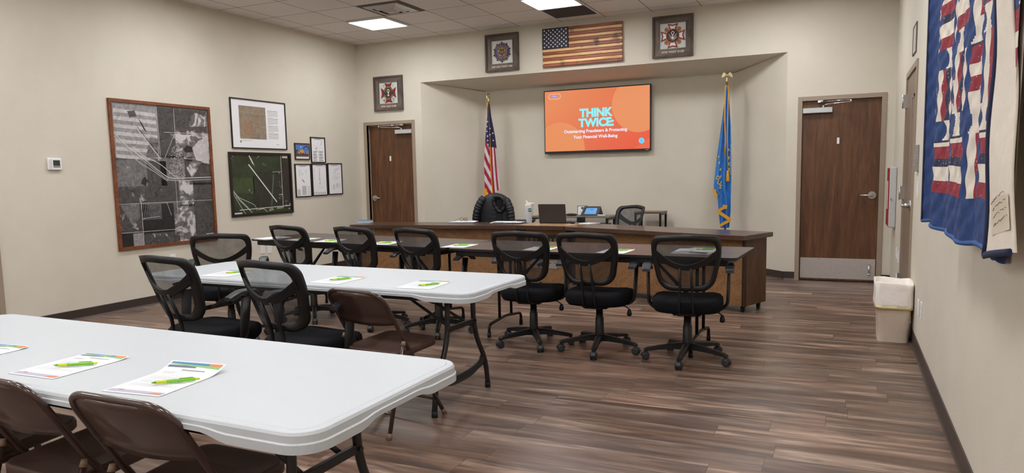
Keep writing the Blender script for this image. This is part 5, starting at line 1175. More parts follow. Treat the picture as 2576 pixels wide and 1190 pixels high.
for q_ in (((-.105, 1.52), (-.085, 1.53), (-.098, 1.49)), ((-.10, 1.44), (-.075, 1.455), (-.09, 1.41)), ((-.08, 1.36), (-.06, 1.37), (-.075, 1.32)), ((-.075, 1.27), (-.055, 1.28), (-.068, 1.24)), ((.012, 1.60), (.04, 1.62), (.03, 1.58)), ((.012, 1.50), (.042, 1.52), (.034, 1.47)), ((.014, 1.43), (.042, 1.44), (.034, 1.39)), ((.016, 1.36), (.044, 1.37), (.036, 1.32))): b.flat(list(q_), -0.088, 1)
b.text('D', 0.07, -.112, 1.225, -.088, 1, 'CENTER', .002, rot=-.5); b.text('U', 0.07, -.095, 1.165, -.088, 1, 'CENTER', .002, rot=-.5); b.text('S', 0.07, -.078, 1.11, -.088, 1, 'CENTER', .002, rot=-.3)
for k in range(11): b.strip([(.045 + .006 * (k % 2), 1.66 - k * .035), (.062, 1.645 - k * .035), (.048, 1.635 - k * .035)], .006, -.087, 2 if k < 8 else 1)
fl = b.build('flag_cloth', [FB, FYEL, FPAL], t)
b = MB(); y = -.094
b.strip([(-.152, 1.10), (-.140, 1.055), (-.112, 1.010)], .040, y); b.build('fringe', M_FRINGE, fl); b = MB()
b.strip([(-.040, .880), (.015, .868)], .048, y); b.strip([(.004, .872), (-.06, .845), (-.098, .812)], .034, y + .004); b.strip([(-.098, .812), (-.03, .768), (.058, .705)], .040, y - .004); b.strip([(.058, .705), (-.01, .668), (-.07, .632)], .036, y); b.build('fringe', M_FRINGE, fl)
b = MB(); b.tube([(-.012, -.03, 2.41), (-.02, -.035, 2.37), (.018, -.04, 2.36), (.01, -.03, 2.40)], .014, 8); b.tube([(-.024, -.085, 2.37), (-.026, -.095, 1.95), (-.014, -.098, 1.7), (-.030, -.098, 1.52)], .0075, 8); b.tube([(.016, -.085, 2.36), (.006, -.095, 1.8), (.018, -.098, 1.32)], .006, 8)
b.lathe([(.012, 1.335), (.016, 1.325), (.012, 1.305), (.017, 1.29), (.021, 1.20), (.018, 1.195)][::-1], 12, 0, (.018, -.098, 0)); b.build('gold_cord', M_FRINGE, fl)

# ------------------------------------------------------------------ quilt on a rod at the right wall
def print_mat(name, base, speck, dens):
    m, nt, bs = new_mat(name); bs.inputs['Roughness'].default_value = 0.9
    v = coords(nt); vo = N(nt, 'ShaderNodeTexVoronoi'); vo.inputs['Scale'].default_value = 50; L(nt, v, vo.inputs['Vector'])
    n = noise(nt, v, 160, 2); ad = N(nt, 'ShaderNodeMath', operation='MULTIPLY_ADD'); L(nt, n, ad.inputs[0]); ad.inputs[1].default_value = 0.35; L(nt, vo.outputs['Distance'], ad.inputs[2])
    L(nt, ramp(nt, ad.outputs[0], [(dens, speck), (dens + 0.05, base)]), bs.inputs['Base Color']); bump(nt, bs, noise(nt, v, 45, 3), 0.4, 0.01); return m
QB = simple('quilt_blue', rgb(40, 64, 114), 0.9, var=0.22, vscale=26, bmp=0.6, bscale=48); QC = simple('quilt_cream', rgb(222, 212, 198), 0.9, var=0.05, vscale=20, bmp=0.4, bscale=45)
QN = print_mat('quilt_navy_stars', rgb(46, 50, 78), rgb(170, 162, 148), 0.30); QR = print_mat('quilt_red_stars', rgb(142, 48, 60), rgb(196, 156, 138), 0.28); QE = simple('quilt_navy_binding', rgb(28, 36, 66), 0.9, var=0.08, bmp=0.3, bscale=60); QBB = simple('quilt_blue_binding', rgb(54, 88, 146), 0.9, var=0.1, bmp=0.3, bscale=60)
KQ = 1.35; XQ, YQ, ZQB, ZQT, WQ = 6.832 + 0.268 * KQ, -5.43, 1.335 - 0.18 * KQ, 2.70, 1.75
def q_pat(s, tt):
    s, tt = s / KQ + 0.318, tt / KQ
    if s < 0.43 or tt < 0.108: return 0
    row = int((tt - 0.108) / 0.21); w = (tt - 0.108) - row * 0.21
    if w > 0.150:     # sashing: blue rounded blocks and cream hourglasses
        f = ((s - 0.27) % 0.155) / 0.155; h_ = (w - 0.150) / 0.06; cut = 0.70 + 0.10 * abs(2 * h_ - 1) ** 2 if f > .5 else 0.06 * (abs(2 * h_ - 1) ** 2)
        return 0 if (0.06 * abs(2 * h_ - 1) ** 2 < f < 0.76 - 0.16 * abs(2 * h_ - 1) ** 2) else 1
    ph = 0.615 if row % 2 == 0 else 0.44
    f = (s - ph) % 0.35
    if f < 0.15:
        k = w / 0.15
        if row % 2 == 0: return 3 if k < .22 else 1 if k < .50 else 2 if k < .64 else 3 if k < .86 else 1 if k < .97 else 2
        return 1 if k < .26 else 3 if k < .50 else 1 if k < .68 else 3 if k < .94 else 2
    f = (f - 0.15) / 0.20
    return 0 if f < .16 else 1 if f < .34 else 3 if f < .48 else 2 if f < .68 else 1 if f < .84 else 0
def q_pos(s, tt, side=0):
    s0 = s; s = s / KQ; a = 1 - 0.55 * min(1, tt / 1.2)
    x = XQ + 0.020 * a * math.sin(2 * PI * s / 0.42 + 0.6) + 0.008 * a * math.sin(2 * PI * s / 0.17) - 0.035 * max(0, (0.13 - s) / 0.13) ** 1.5 + 0.0035 * math.sin(s * 90) * math.sin(tt * 70)
    e_ = max(0, min(1, (s0 - 1.30) / 0.2)); x = x * (1 - e_) + (XQ + 0.014) * e_
    z = ZQB + tt + (0.012 * math.sin(2 * PI * s / 0.42 - 0.9)) * max(0, 1 - tt / 0.35)
    y = YQ - s0 + 0.010 * a * math.cos(2 * PI * s / 0.42)
    return (x + side, y, z)
t = thing('patchwork_quilt', 'red, white and blue patchwork quilt hanging by the right wall', 'quilt', (XQ, YQ - 0.92, ZQB))
o0 = Vector((XQ, YQ - 0.92, ZQB))
b = MB(); nx, nz = 280, 204
P = [[Vector(q_pos(WQ * i / nx, (ZQT - ZQB) * k / nz)) - o0 for i in range(nx + 1)] for k in range(nz + 1)]
for k in range(nz):
    for i in range(nx):
        b.add([P[k][i], P[k][i + 1], P[k + 1][i + 1], P[k + 1][i]], [(0, 3, 2, 1)], q_pat(WQ * (i + .5) / nx, (ZQT - ZQB) * (k + .5) / nz), True)
b.build('quilt_front', [QB, QC, QN, QR], t)
b = MB(); vs = []
for k in range(0, nz + 1, 3):
    for i in range(0, nx + 1, 7): p = P[k][i]; vs.append((p.x + 0.012, p.y, p.z))
w_ = nx // 7 + 1; fs = [(r * w_ + c_, r * w_ + c_ + 1, (r + 1) * w_ + c_ + 1, (r + 1) * w_ + c_) for r in range(nz // 3) for c_ in range(w_ - 1)]
b.add(vs, fs, 0, True); b.build('quilt_backing', QC, t)
b = MB(); b.tube([(P[0][i].x - 0.001 + 0.004, P[0][i].y, P[0][i].z) for i in range(0, int(nx * 0.90), 2)], 0.0085, 8); b.build('bottom_binding', QBB, t)
b = MB(); b.tube([(P[k][0].x + 0.004, P[k][0].y, P[k][0].z) for k in range(0, nz + 1, 3)], 0.0075, 8); b.build('far_binding', QE, t)
# the near margin is folded back over the front and shows the cream backing
b = MB(); vs = []; nf = 10; nzf = 40
def fl_pos(u, v):
    z = ZQB - 0.002 + 0.036 * u + (ZQT - ZQB) * v; y = -9.326 + 1.721 * KQ - 0.255 * max(0.12, 1 - 1.5 * v) * u + 0.006 * math.sin(v * 17 + u) * u
    x = XQ - 0.004 - 0.010 * math.sin(u * PI) + 0.012 * u * u + 0.004 * math.sin(v * 23 + 2 * u)
    return Vector((x, y, z)) - o0
for v in range(nzf + 1):
    for u in range(nf + 1): vs.append(fl_pos(u / nf, v / nzf))
b.add(vs, [(r * (nf + 1) + c_, (r + 1) * (nf + 1) + c_, (r + 1) * (nf + 1) + c_ + 1, r * (nf + 1) + c_ + 1) for r in range(nzf) for c_ in range(nf)], 0, True)
vs = [p + Vector((0.010, 0, 0)) for p in vs]; b.add(vs, [(r * (nf + 1) + c_, r * (nf + 1) + c_ + 1, (r + 1) * (nf + 1) + c_ + 1, (r + 1) * (nf + 1) + c_) for r in range(nzf) for c_ in range(nf)], 0, True)
vs = []
for v in range(nzf + 1):
    p = fl_pos(1, v / nzf)
    for j in range(7): a = -PI / 2 + PI * j / 6; vs.append((p.x + 0.005 + 0.005 * math.sin(a), p.y - 0.008 * math.cos(a), p.z))
b.add(vs, [(r * 7 + c_, (r + 1) * 7 + c_, (r + 1) * 7 + c_ + 1, r * 7 + c_ + 1) for r in range(nzf) for c_ in range(6)], 0, True)
fp = b.build('folded_margin', QC, t)
b = MB(); ins = Vector((-0.004, 0, 0)); pts = [fl_pos(0, v / nzf) + ins for v in range(nzf + 1)]; b.tube(pts, 0.0125, 8, ry=0.006, up=(1, 0, 0)); pts = [fl_pos(u / nf, 0) + ins for u in range(nf + 1)]; b.tube(pts, 0.005, 8, ry=0.0095, up=(0, 0, 1)); b.build('margin_binding', QE, fp)
b = MB()
A, Bv, Cv = fl_pos(.46, .030), fl_pos(1.0, .034), fl_pos(.48, .088); D_ = fl_pos(1.0, .088)
off = Vector((-0.003, -0.002, 0)); b.add([A + off, Bv + off, D_ + off, Cv + off], [(0, 1, 2, 3)], 0)
rnd = random.Random(3)
for r in range(4):
    u0 = .5 + .03 * r; v0 = .080 - r * .012; pr = None
    for k in range(22):
        u = u0 + .02 * k; 
        if u > .97: break
        p = fl_pos(u, v0 + rnd.uniform(-.002, .002) + .0006 * k) + off * 1.6
        if pr is not None and k % 6: b.tube([pr, p], 0.0008, 4, 1)
        pr = p
b.build('signature_label', [simple('muslin_label', rgb(212, 200, 178), 0.9, var=0.03), M_INK], fp)
t = thing('quilt_rod', 'wooden rod on wall brackets that carries the quilt, above the photo', 'rod', (XQ + 0.006, YQ - 0.92, ZQT + 0.012))
b = MB(); b.cyl((0, 1.02, 0), (0, -0.90, 0), 0.014, None, 14); b.build('rod', M_DESKTRIM, t)
for y in (1.00, -0.88):
    b = MB(); b.span((0.0, y - 0.008, -0.012), (W - XQ - 0.006, y + 0.008, 0.012)); b.build('bracket', M_BLKMETAL, t)

# ------------------------------------------------------------------ trash bin
t = thing('trash_bin', 'cream plastic trash bin with a white liner against the right wall', 'trash bin', (7.206, -3.03, 0))
M_BIN = simple('cream_plastic_bin', rgb(246, 230, 212), 0.5, var=0.02)
b = MB(); b.lathe([(0.90, 0.0), (0.915, 0.004), (1.06, 0.43), (1.10, 0.432), (1.10, 0.45), (1.05, 0.45), (0.85, 0.03)], 48, 0, (0, 0, 0), 0.118, 0.165, 6.0); b.build('bin_body', M_BIN, t)
M_LINER = simple('thin_white_liner', rgb(250, 243, 236), 0.35, var=0.03, vscale=14, bmp=0.9, bscale=22)
b = MB(); prof = [(1.125, 0.272), (1.130, 0.30), (1.118, 0.36), (1.124, 0.42), (1.128, 0.452), (1.10, 0.462), (1.02, 0.455), (0.97, 0.38), (0.92, 0.25)]
b.lathe(prof, 64, 0, (0, 0, 0), 0.118, 0.165, 6.0); ln_ = b.build('bin_liner', M_LINER, t)
for i, v in enumerate(ln_.data.vertices):
    a = math.atan2(v.co.y, v.co.x); j = 0.004 * math.sin(a * 9 + v.co.z * 40) + 0.003 * math.sin(a * 17 - v.co.z * 30)
    if v.co.x < 0.10: v.co.x += j * math.cos(a)
    v.co.y += j * math.sin(a) * 1.2
    if v.co.z > 0.44: v.co.z += 0.007 * math.sin(a * 3 + 1) + 0.003 * math.sin(a * 8)
b = MB(); b.lathe([(1.126, 0.264), (1.150, 0.258), (1.142, 0.285), (1.128, 0.287)], 48, 0, (0, 0, 0), 0.116, 0.165, 6.0); b.build('drawstring_hem', simple('yellow_drawstring', rgb(232, 218, 160), 0.45, var=0.05), ln_)

# ------------------------------------------------------------------ handouts and pens
PB = simple('letterhead_blue', rgb(60, 128, 176), 0.5, var=0); PG = simple('letterhead_green', rgb(138, 186, 110), 0.5, var=0); PO = simple('letterhead_orange', rgb(226, 128, 70), 0.5, var=0); PD = simple('letterhead_slate', rgb(96, 100, 124), 0.5, var=0); PLV = simple('footer_lilac', rgb(186, 178, 196), 0.5, var=0)
SHEETS = {}
def sheet_mesh(kind):
    b = MB(); w, h = 0.216, 0.279
    def zz(u, v):
        if kind == 'curled': return 0.0012 + 0.022 * max(0, (v - .70) / .30) ** 1.8
        return 0.0012 + 0.004 * max(0, (v - .8) / .2) ** 2 * (0.4 + u)
    def at(u, v, o=0.0): return (-w / 2 + u * w, -h / 2 + v * h, zz(u, v) + o)
    def quad(pts, m, o): b.add([at(u, v, o) for u, v in pts], [tuple(range(len(pts)))], m)
    nv = 14
    for k in range(nv): quad([(0, k / nv), (1, k / nv), (1, (k + 1) / nv), (0, (k + 1) / nv)], 0, 0.0)
    for k in range(nv): quad([(0, (k + 1) / nv), (1, (k + 1) / nv), (1, k / nv), (0, k / nv)], 0, -0.0008)
    def band(fa, fb, m, o, n=10, u0=.03, u1=.97):
        for i in range(n):
            a, c = u0 + (u1 - u0) * i / n, u0 + (u1 - u0) * (i + 1) / n
            quad([(a, fa(a)), (c, fa(c)), (c, fb(c)), (a, fb(a))], m, o)
    top = lambda u: .985
    band(lambda u: .885 + .02 * u, lambda u: .93, 4, .0003, u1=.55); band(lambda u: .945 - .05 * u, lambda u: .965 - .02 * u, 2, .0005); band(lambda u: .965 - .055 * u + .045 * u * u, top, 1, .0006); band(lambda u: .945 + .02 * (1 - u), top, 3, .0008, 6, .74, .97)
    quad([(.36, .835), (.78, .835), (.78, .85), (.36, .85)], 5, .0004); quad([(.34, .815), (.72, .815), (.72, .822), (.34, .822)], 6, .0004)
    for k in range(4): quad([(.10, .79 - k * .018), (.34 - .03 * (k % 2), .79 - k * .018), (.34 - .03 * (k % 2), .797 - k * .018), (.10, .797 - k * .018)], 6, .0004)
    for k in range(17):
        if k in (1, 7, 12): continue
        v = .68 - k * .026; e = .90 - (0.25 if k in (6, 11, 16) else .03 * (k % 3)); quad([(.10, v), (e, v), (e, v + .006), (.10, v + .006)], 6, .0004)
    if kind != 'plain':
        quad([(.03, .03), (.97, .03), (.97, .115), (.03, .115)], 7, .0004); quad([(.14, .098), (.24, .098), (.26, .115), (.16, .115)], 8, .0006); quad([(.70, .04), (.93, .045), (.93, .10), (.80, .085)], 3, .0006)
    return b
PM = [M_PAPER, PB, PG, PO, PD, M_INK, M_INKL, PLV, M_REDP]
def handout(label, x, y, head, kind='plain', z=0.7425, group='letterhead sheets at the places'):
    if kind not in SHEETS:
        o = sheet_mesh(kind).build('handout_sheet', PM); SHEETS[kind] = o
    else: o = SHEETS[kind].copy(); COL.objects.link(o)
    o.location = (x, y, z); o.rotation_euler = (0, 0, R_(head)); return tag(o, label, 'paper', group)
PEN = None
M_LIME = simple('lime_green_pen', rgb(126, 200, 40), 0.25, var=0.03, coat=0.3); M_LIMEY = simple('yellow_green_grip', rgb(200, 218, 44), 0.5, var=0.03); M_LIMED = simple('green_pen_tip', rgb(96, 168, 40), 0.3, var=0.03)
def pen(label, x, y, ang_, z=0.7445):
    global PEN
    if PEN is None:
        t = PEN = thing('ballpoint_pen', label, 'pen', (0, 0, 0), 0, 'lime green pens')
        def part(name, prof, m, par):
            b = MB(); b.tube([(p[0], 0, 0.0055) for p in prof], [p[1] for p in prof], 12); return b.build(name, m, par)
        part('barrel', [(-.026, .0050), (-.02, .0054), (.045, .0054), (.053, .0048)], M_LIME, t); part('grip', [(-.056, .0044), (-.053, .0052), (-.030, .0053), (-.026, .0048)], M_LIMEY, t); part('tip', [(-.070, .0010), (-.068, .0018), (-.056, .0044)], M_LIMED, t); part('button', [(.053, .0040), (.056, .0034), (.065, .0032), (.066, .002)], M_LIMEY, t)
        b = MB(); b.box((.028, 0.001, .0118), (.040, .0034, .0016), 0, 0.0006); b.build('clip', M_LIMED, t)
    else: t = copy_tree(PEN); t['label'] = label
    t.location = (x, y, z + 0.0012); t.rotation_euler = (0, 0, R_(ang_)); return t
ZW = 0.7225
def place(lab_s, lab_p, x, y, head, px, py, pa, kind='plain', z=0.7425):
    if lab_s: handout(lab_s, x, y, head, kind, z)
    pen(lab_p, px, py, pa, z + 0.002)
place('letterhead sheet nearest the right end of the front white table, curling up', 'lime green pen on the curled sheet of the front white table', 4.943, -7.788, 6, 4.996, -7.797, 40, 'curled', ZW)
place('letterhead sheet second from the right on the front white table', 'lime green pen on the second sheet of the front white table', 4.467, -7.771, 2, 4.498, -7.773, 34, 'footer', ZW)
handout('letterhead sheet farthest left on the front white table, only one corner visible', 3.951, -7.795, 2, 'footer', ZW)
place('letterhead sheet nearest the right end of the middle white table', 'lime green pen on the rightmost sheet of the middle white table', 4.675, -5.831, 3, 4.721, -5.847, 53, 'plain', ZW)
place('letterhead sheet second from the right on the middle white table, above the folding chair', 'lime green pen on the second sheet of the middle white table', 4.060, -5.821, 0, 4.084, -5.818, 51, 'plain', ZW)
place('letterhead sheet at the left end of the middle white table', 'lime green pen on the leftmost sheet of the middle white table', 3.134, -5.790, 4, 3.181, -5.754, 55, 'plain', ZW)
place('letterhead sheet on the left dark table, seen through the mesh of its leftmost chair', 'lime green pen on the sheet behind the leftmost mesh chair of the dark tables', 1.975, -3.700, -6, 2.00, -3.71, 20)
place('letterhead sheet on the left dark table, between the first and second chairs', 'lime green pen between the first and second chairs of the dark tables', 2.375, -3.775, 12, 2.415, -3.80, 46)
place('letterhead sheet on the left dark table, between the second and third chairs', 'lime green pen between the second and third chairs of the dark tables', 3.060, -3.865, 6, 3.09, -3.90, 38)
place('letterhead sheet lying across the joint of the two dark tables', 'lime green pen on the sheet over the joint of the dark tables', 3.868, -3.930, 1, 3.888, -3.932, 29)
place('letterhead sheet on the right dark table, half behind the chair before the bison plate', 'lime green pen on the sheet half behind the chair before the bison plate', 4.640, -3.985, 1, 4.68, -3.95, 25)
place('letterhead sheet on the right dark table, beside the second chair from the right', 'lime green pen on the sheet beside the second chair from the right', 5.270, -4.035, -3, 5.30, -4.00, 20)
# papers at the two ends of the dark tables
t = thing('paper_stack', 'loose stack of white papers at the left end of the dark tables', 'papers', (1.60, -3.72, 0.7425), R_(-14))
for k, (dx, a) in enumerate(((0, 0), (.012, .08), (-.01, -.06), (.008, .03))):
    b = MB(); b.box((0, 0, 0), (0.216, 0.279, 0.0022)); o = b.build('sheet', M_PAPER, t, (dx, dx * .6, 0.0015 + k * 0.0028), a)
b = MB(); b.box((0.05, 0.06, 0.0122), (0.08, 0.05, 0.0008)); b.build('pink_note', simple('pink_paper', rgb(226, 170, 196), 0.6, var=0), t)
t = thing('paper_stack', 'thick printed booklet pile under a pen behind the rightmost mesh chair', 'papers', (5.845, -3.985, 0.7425), R_(-3))
for k in range(3):
    b = MB(); b.box((0, 0, 0), (0.28, 0.216, 0.005)); b.build('booklet', M_PAPER, t, (0.008 * k, 0.006 * k, 0.003 + 0.0058 * k), 0.03 * k)
o = handout('letterhead sheet on the booklet pile at the right end of the dark tables', 5.885, -3.955, -16, 'footer', 0.7605)
pen('lime green pen on the booklet pile at the right end of the dark tables', 5.93, -3.965, 18, 0.763)

# ------------------------------------------------------------------ things on the council desk
ZD = 0.742
t = thing('booklet_stack', 'stack of teal and white booklets at the left end of the desk', 'booklets', (1.03, -1.36, ZD), R_(16))
for k in range(6):
    b = MB(); b.box((0, 0, 0.0028), (0.17, 0.115, 0.0050), 0 if k < 5 else 2); b.rect(-.085, 0, .085, .0054, -.0578, 1 if k % 2 else 0); b.build('booklet', [M_PAPER, PB, simple('teal_cover', rgb(60, 120, 140), 0.5, var=0.1)], t, (random.uniform(-.006, .006), random.uniform(-.006, .006), k * 0.0056), random.uniform(-.06, .06))
t = thing('notebook', 'open notebook with white pages on the left wing of the desk, under the glasses', 'notebook', (2.395, -1.13, ZD), R_(12))
b = MB(); b.box((0, 0, 0.003), (0.35, 0.24, 0.005), 0, 0.001); b.build('cover', simple('navy_cover', rgb(52, 58, 92), 0.5), t)
for s in (-1, 1):
    b = MB(); vs = []
    for i in range(7):
        u = i / 6; z = 0.0062 + 0.010 * math.sin(u * PI * .9) * (1 - .4 * u)
        for y in (-.115, .115): vs.append((s * (.002 + u * .166), y, z))
    for i in range(7):
        for y in (-.115, .115): vs.append((s * (.002 + i / 6 * .166), y, .0056))
    fs = [(2 * i, 2 * i + 1, 2 * i + 3, 2 * i + 2) for i in range(6)] + [(2 * i, 2 * i + 2, 14 + 2 * i + 2, 14 + 2 * i) for i in range(6)] + [(2 * i + 1, 14 + 2 * i + 1, 14 + 2 * i + 3, 2 * i + 3) for i in range(6)] + [(12, 13, 27, 26), (14, 16, 18, 20, 22, 24, 26, 27, 25, 23, 21, 19, 17, 15)]
    b.add(vs, fs); b.build('page_block', M_PAPER, t)
t = thing('eyeglasses', 'pair of glasses with dark arms lying on the open notebook', 'eyeglasses', (2.385, -1.10, ZD + 0.017), R_(-8))
b = MB()
for s in (-1, 1): b.tube([(s * .034 + .026 * math.cos(a), 0, .021 + .020 * math.sin(a)) for a in [2 * PI * i / 20 for i in range(20)]], .0022, 6, closed=True)
b.tube([(-.008, 0, .027), (0, 0, .030), (.008, 0, .027)], .002, 6); b.build('rims', M_BLKMETAL, t)
b = MB()
for s in (-1, 1): b.tube([(s * .060, 0, .026), (s * .064, -.02, .024), (s * .055, -.11, .012), (s * .050, -.14, .003)], .0022, 6)
b.build('temples', simple('dark_red_temples', rgb(110, 30, 40), 0.3), t)
b = MB()
for s in (-1, 1): b.disc(s * .034, .021, .025, .019, 0.0, 0, 20)
gm, nt, bs = new_mat('lens_glass'); bs.inputs['Base Color'].default_value = (1, 1, 1, 1); bs.inputs['Roughness'].default_value = 0.05; bs.inputs['Transmission Weight'].default_value = 1.0; bs.inputs['IOR'].default_value = 1.1
b.build('lenses', gm, t)
t = thing('paper_stack', 'white papers spread on the desk in front of the black jacket', 'papers', (3.00, -1.12, ZD), R_(6))
for dx, dy, a, k in ((-.08, .03, .05, 0), (.03, .07, -.03, 1), (.12, 0.0, .02, 2), (-.02, -.02, 0, 3)):
    b = MB(); b.box((0, 0, 0), (.216, .279, .003)); b.build('sheet', M_PAPER, t, (dx, dy, .002 + k * .0034), a + PI / 2 * (k % 2))
t = thing('tablet_case', 'black zip case on the desk behind the white papers', 'case', (3.17, -0.94, ZD), R_(4))
b = MB(); b.box((0, 0, .014), (.25, .15, .028), 0, .011, seg=3); b.build('case_body', M_DARK, t)
b = MB(); b.tube([(.10, -.082, .016), (.128, -.082, .017), (.135, -.06, .016)], .012, 8); b.build('zip_pull', M_BLKMETAL, t)
t = thing('tumbler', 'white insulated tumbler with a cream flip lid on the desk', 'tumbler', (3.302, -1.10, ZD))
M_TUM = simple('pale_tumbler_enamel', rgb(212, 218, 232), 0.35, var=0.01)
b = MB(); b.lathe([(.034, 0), (.036, .003), (.039, .085), (.048, .098), (.049, .205), (.047, .212)], 28); bd = b.build('cup_body', M_TUM, t)
b = MB(); b.lathe([(.0475, .205), (.050, .209), (.050, .226), (.046, .232)], 28); b.build('lid', simple('cream_plastic_lid', rgb(234, 226, 210), 0.4), t)
b = MB(); b.tube(fillet([(-.030, 0, .238), (.045, -.02, .240), (.075, 0, .232), (.045, .02, .240)], .02, 5, True), .008, 8, closed=True); b.build('carry_loop', MATS['cream_plastic_lid'], t)
b = MB(); b.tube([(-.018, 0, .232), (-.034, 0, .272)], [.009, .008], 10); b.build('spout', MATS['cream_plastic_lid'], t)
b = MB()
for r, m, o in ((.024, 3, .0006),): pass
vs = []
def wrap(px, pz, o): a = -PI / 2 + .62 + px / .049; return ((.049 + o) * math.cos(a), (.049 + o) * math.sin(a), .160 + pz)
for (r0, zlo, zhi, m, o) in ((.025, -.025, .025, 0, .0008), (.0235, .002, .0235, 1, .0012), (.0235, -.006, .003, 2, .0014), (.0235, -.0235, -.006, 3, .0012)):
    n = 12; pts = []
    for i in range(n + 1): z = zlo + (zhi - zlo) * i / n; w = math.sqrt(max(0, r0 * r0 - z * z)); pts.append((w, z))
    for i in range(n):
        (w0, z0), (w1, z1) = pts[i], pts[i + 1]
        for j in range(6): f0, f1 = -1 + 2 * j / 6, -1 + 2 * (j + 1) / 6; b.add([wrap(w0 * f0, z0, o), wrap(w0 * f1, z0, o), wrap(w1 * f1, z1, o), wrap(w1 * f0, z1, o)], [(0, 1, 2, 3)], m)
b.build('round_sticker', [M_DARK, PB, M_LIMEY, simple('sticker_slate', rgb(60, 84, 110), 0.5, var=0)], bd)
t = thing('laptop', 'open dark laptop seen from behind on the middle desk section', 'laptop', (3.655, -1.205, ZD + .0014), R_(2))
M_LAP = simple('dark_grey_laptop', rgb(62, 54, 52), 0.5, 0.1, var=0.03)
b = MB(); b.box((0, .125, .009), (.345, .235, .016), 0, .004); b.build('base', M_LAP, t)
b = MB(); b.box((0, 0, .113), (.345, .007, .226), 0, .003); lid = b.build('lid', M_LAP, t, (0, 0.004, .012)); lid.rotation_euler = (R_(10), 0, 0)
b = MB(); b.flat([(-.158, .196), (-.140, .210), (-.136, .208), (-.154, .193)], -.0040); b.build('lid_mark', simple('lid_mark_grey', rgb(92, 84, 82), 0.5, var=0), lid)
t = thing('power_adapter', 'small black box with cables on the desk right of the laptop', 'adapter', (3.925, -0.945, ZD), R_(-15))
b = MB(); b.box((0, 0, .034), (.085, .07, .068), 0, .006); b.build('box_body', M_DARK, t)
b = MB(); b.tube(fillet([(.04, 0, .02), (.07, -.03, .006), (.10, -.05, .006), (.14, -.045, .006)], .02), .004, 6); b.build('cable', M_RUB, t)
b = MB(); b.tube(fillet([(-.04, -.02, .01), (-.08, -.05, .006), (-.13, -.03, .006), (-.17, -.055, .006)], .02), .004, 6); b.build('cable', M_RUB, t)
t = thing('notepad', 'white notepad with a tan pen on the desk right of the laptop', 'notepad', (4.10, -1.145, ZD), R_(-24))
b = MB(); b.box((0, 0, .004), (.15, .21, .008), 0, .001); b.build('pad', M_PAPER, t)
b = MB(); b.tube([(-.05, .05, .013), (.075, .085, .013)], .005, 8); b.build('pencil', M_CAP, t)
t = thing('computer_mouse', 'small dark mouse on the desk between laptop and notepad', 'mouse', (3.90, -1.185, ZD + .001), R_(30))
b = MB(); b.ball((0, 0, .012), (.030, .052, .018)); b.build('mouse_shell', M_DARK, t)

# ------------------------------------------------------------------ tables and devices behind the desk
t = thing('console_table', 'low grey-topped table with black legs against the recess wall', 'table', (3.34, 0.40, 0))
M_GREYTOP = simple('grey_table_top', rgb(128, 120, 112), 0.4, var=0.05)
b = MB(); b.box((0, 0, 0.733), (1.16, 0.40, 0.026), 0, 0.003); b.build('tabletop', M_GREYTOP, t)
for sx in (-1, 1):
    for sy in (-1, 1): b = MB(); b.box((sx * .555, sy * .175, .36), (.032, .032, .72)); b.build('leg', M_BLKMETAL, t)
b = MB()
for sx in (-1, 1): b.box((sx * .555, 0, .705), (.03, .34, .03))
b.build('side_rail', M_BLKMETAL, t)
t = thing('storage_crate', 'grey box under the console table behind the desk', 'box', (3.66, 0.43, 0)); b = MB(); b.box((0, 0, .30), (.36, .3, .60), 0, .01); b.build('crate_body', simple('grey_box', rgb(120, 112, 104), 0.6), t); b = MB(); b.box((0, 0, .615), (.38, .32, .03), 0, .008); b.build('crate_lid', simple('grey_box_lid', rgb(112, 104, 98), 0.6), t)
t = thing('side_table', 'small wooden-topped side table with black square legs, behind the empty mesh chair', 'table', (4.45, 0.43, 0))
M_STW = wood('brown_side_table_top', rgb(96, 72, 54), rgb(124, 96, 74), 5, (8, 1, 1), 0.4)
b = MB(); b.box((0, 0, .793), (.37, .36, .022), 0, .002); b.build('tabletop', M_STW, t)
for sx in (-1, 1):
    for sy in (-1, 1): b = MB(); b.box((sx * .168, sy * .163, .39), (.026, .026, .782)); b.build('leg', M_BLKMETAL, t)
b = MB()
for sx in (-1, 1): b.box((sx * .168, 0, .771), (.024, .32, .022))
b.build('top_rail', M_BLKMETAL, t)
ZC = 0.746
t = thing('framed_certificate', 'small framed certificate standing on the console table, left of the control screen', 'certificate', (3.475, 0.42, ZC), R_(4))
b = MB(); picture_frame(b, .145, .135, .006, .010)
fr = b.build('frame', M_BLACKFR, t, (0, 0, .068)); fr.rotation_euler = (R_(-8), 0, 0)
b = MB(); b.prism([(-.068, -.063), (.068, -.063), (.068, .063), (-.068, .063)], -.006, 0, 0); b.flat([(-.026, .035), (-.014, .050), (.014, .050), (.026, .035), (0, .006)], -.0065, 1); 
for r in range(3): b.rect(-.035, -.02 - r * .011, .035, -.015 - r * .011, -.0065, 2)
b.build('certificate_sheet', [M_PAPER, M_INK, M_INKL], fr)
t = thing('spectacle_case', 'black spectacle case lying on the console table before the certificate', 'case', (3.36, 0.28, ZC), R_(6))
b = MB(); b.ball((0, 0, .017), (.085, .032, .019)); b.build('case_shell', M_DARK, t)
b = MB(); b.tube([(.06 * math.cos(a) , .034 * math.sin(a), .018) for a in [PI * i / 12 for i in range(13)]], .002, 5); b.build('case_seam', M_BLKMETAL, t)
t = thing('control_screen', 'wedge-shaped black touch panel with a blue screen on the console table', 'touch screen', (3.635, 0.32, ZC), R_(4))
b = MB(); b.add([(-.145, -.05, 0), (.115, -.05, 0), (.145, .12, 0), (-.115, .12, 0), (-.100, .035, .130), (.130, .035, .130)], [(0, 1, 5, 4), (1, 2, 5), (2, 3, 4, 5), (3, 0, 4), (0, 3, 2, 1)], 0); b.build('wedge_body', M_DARK, t)
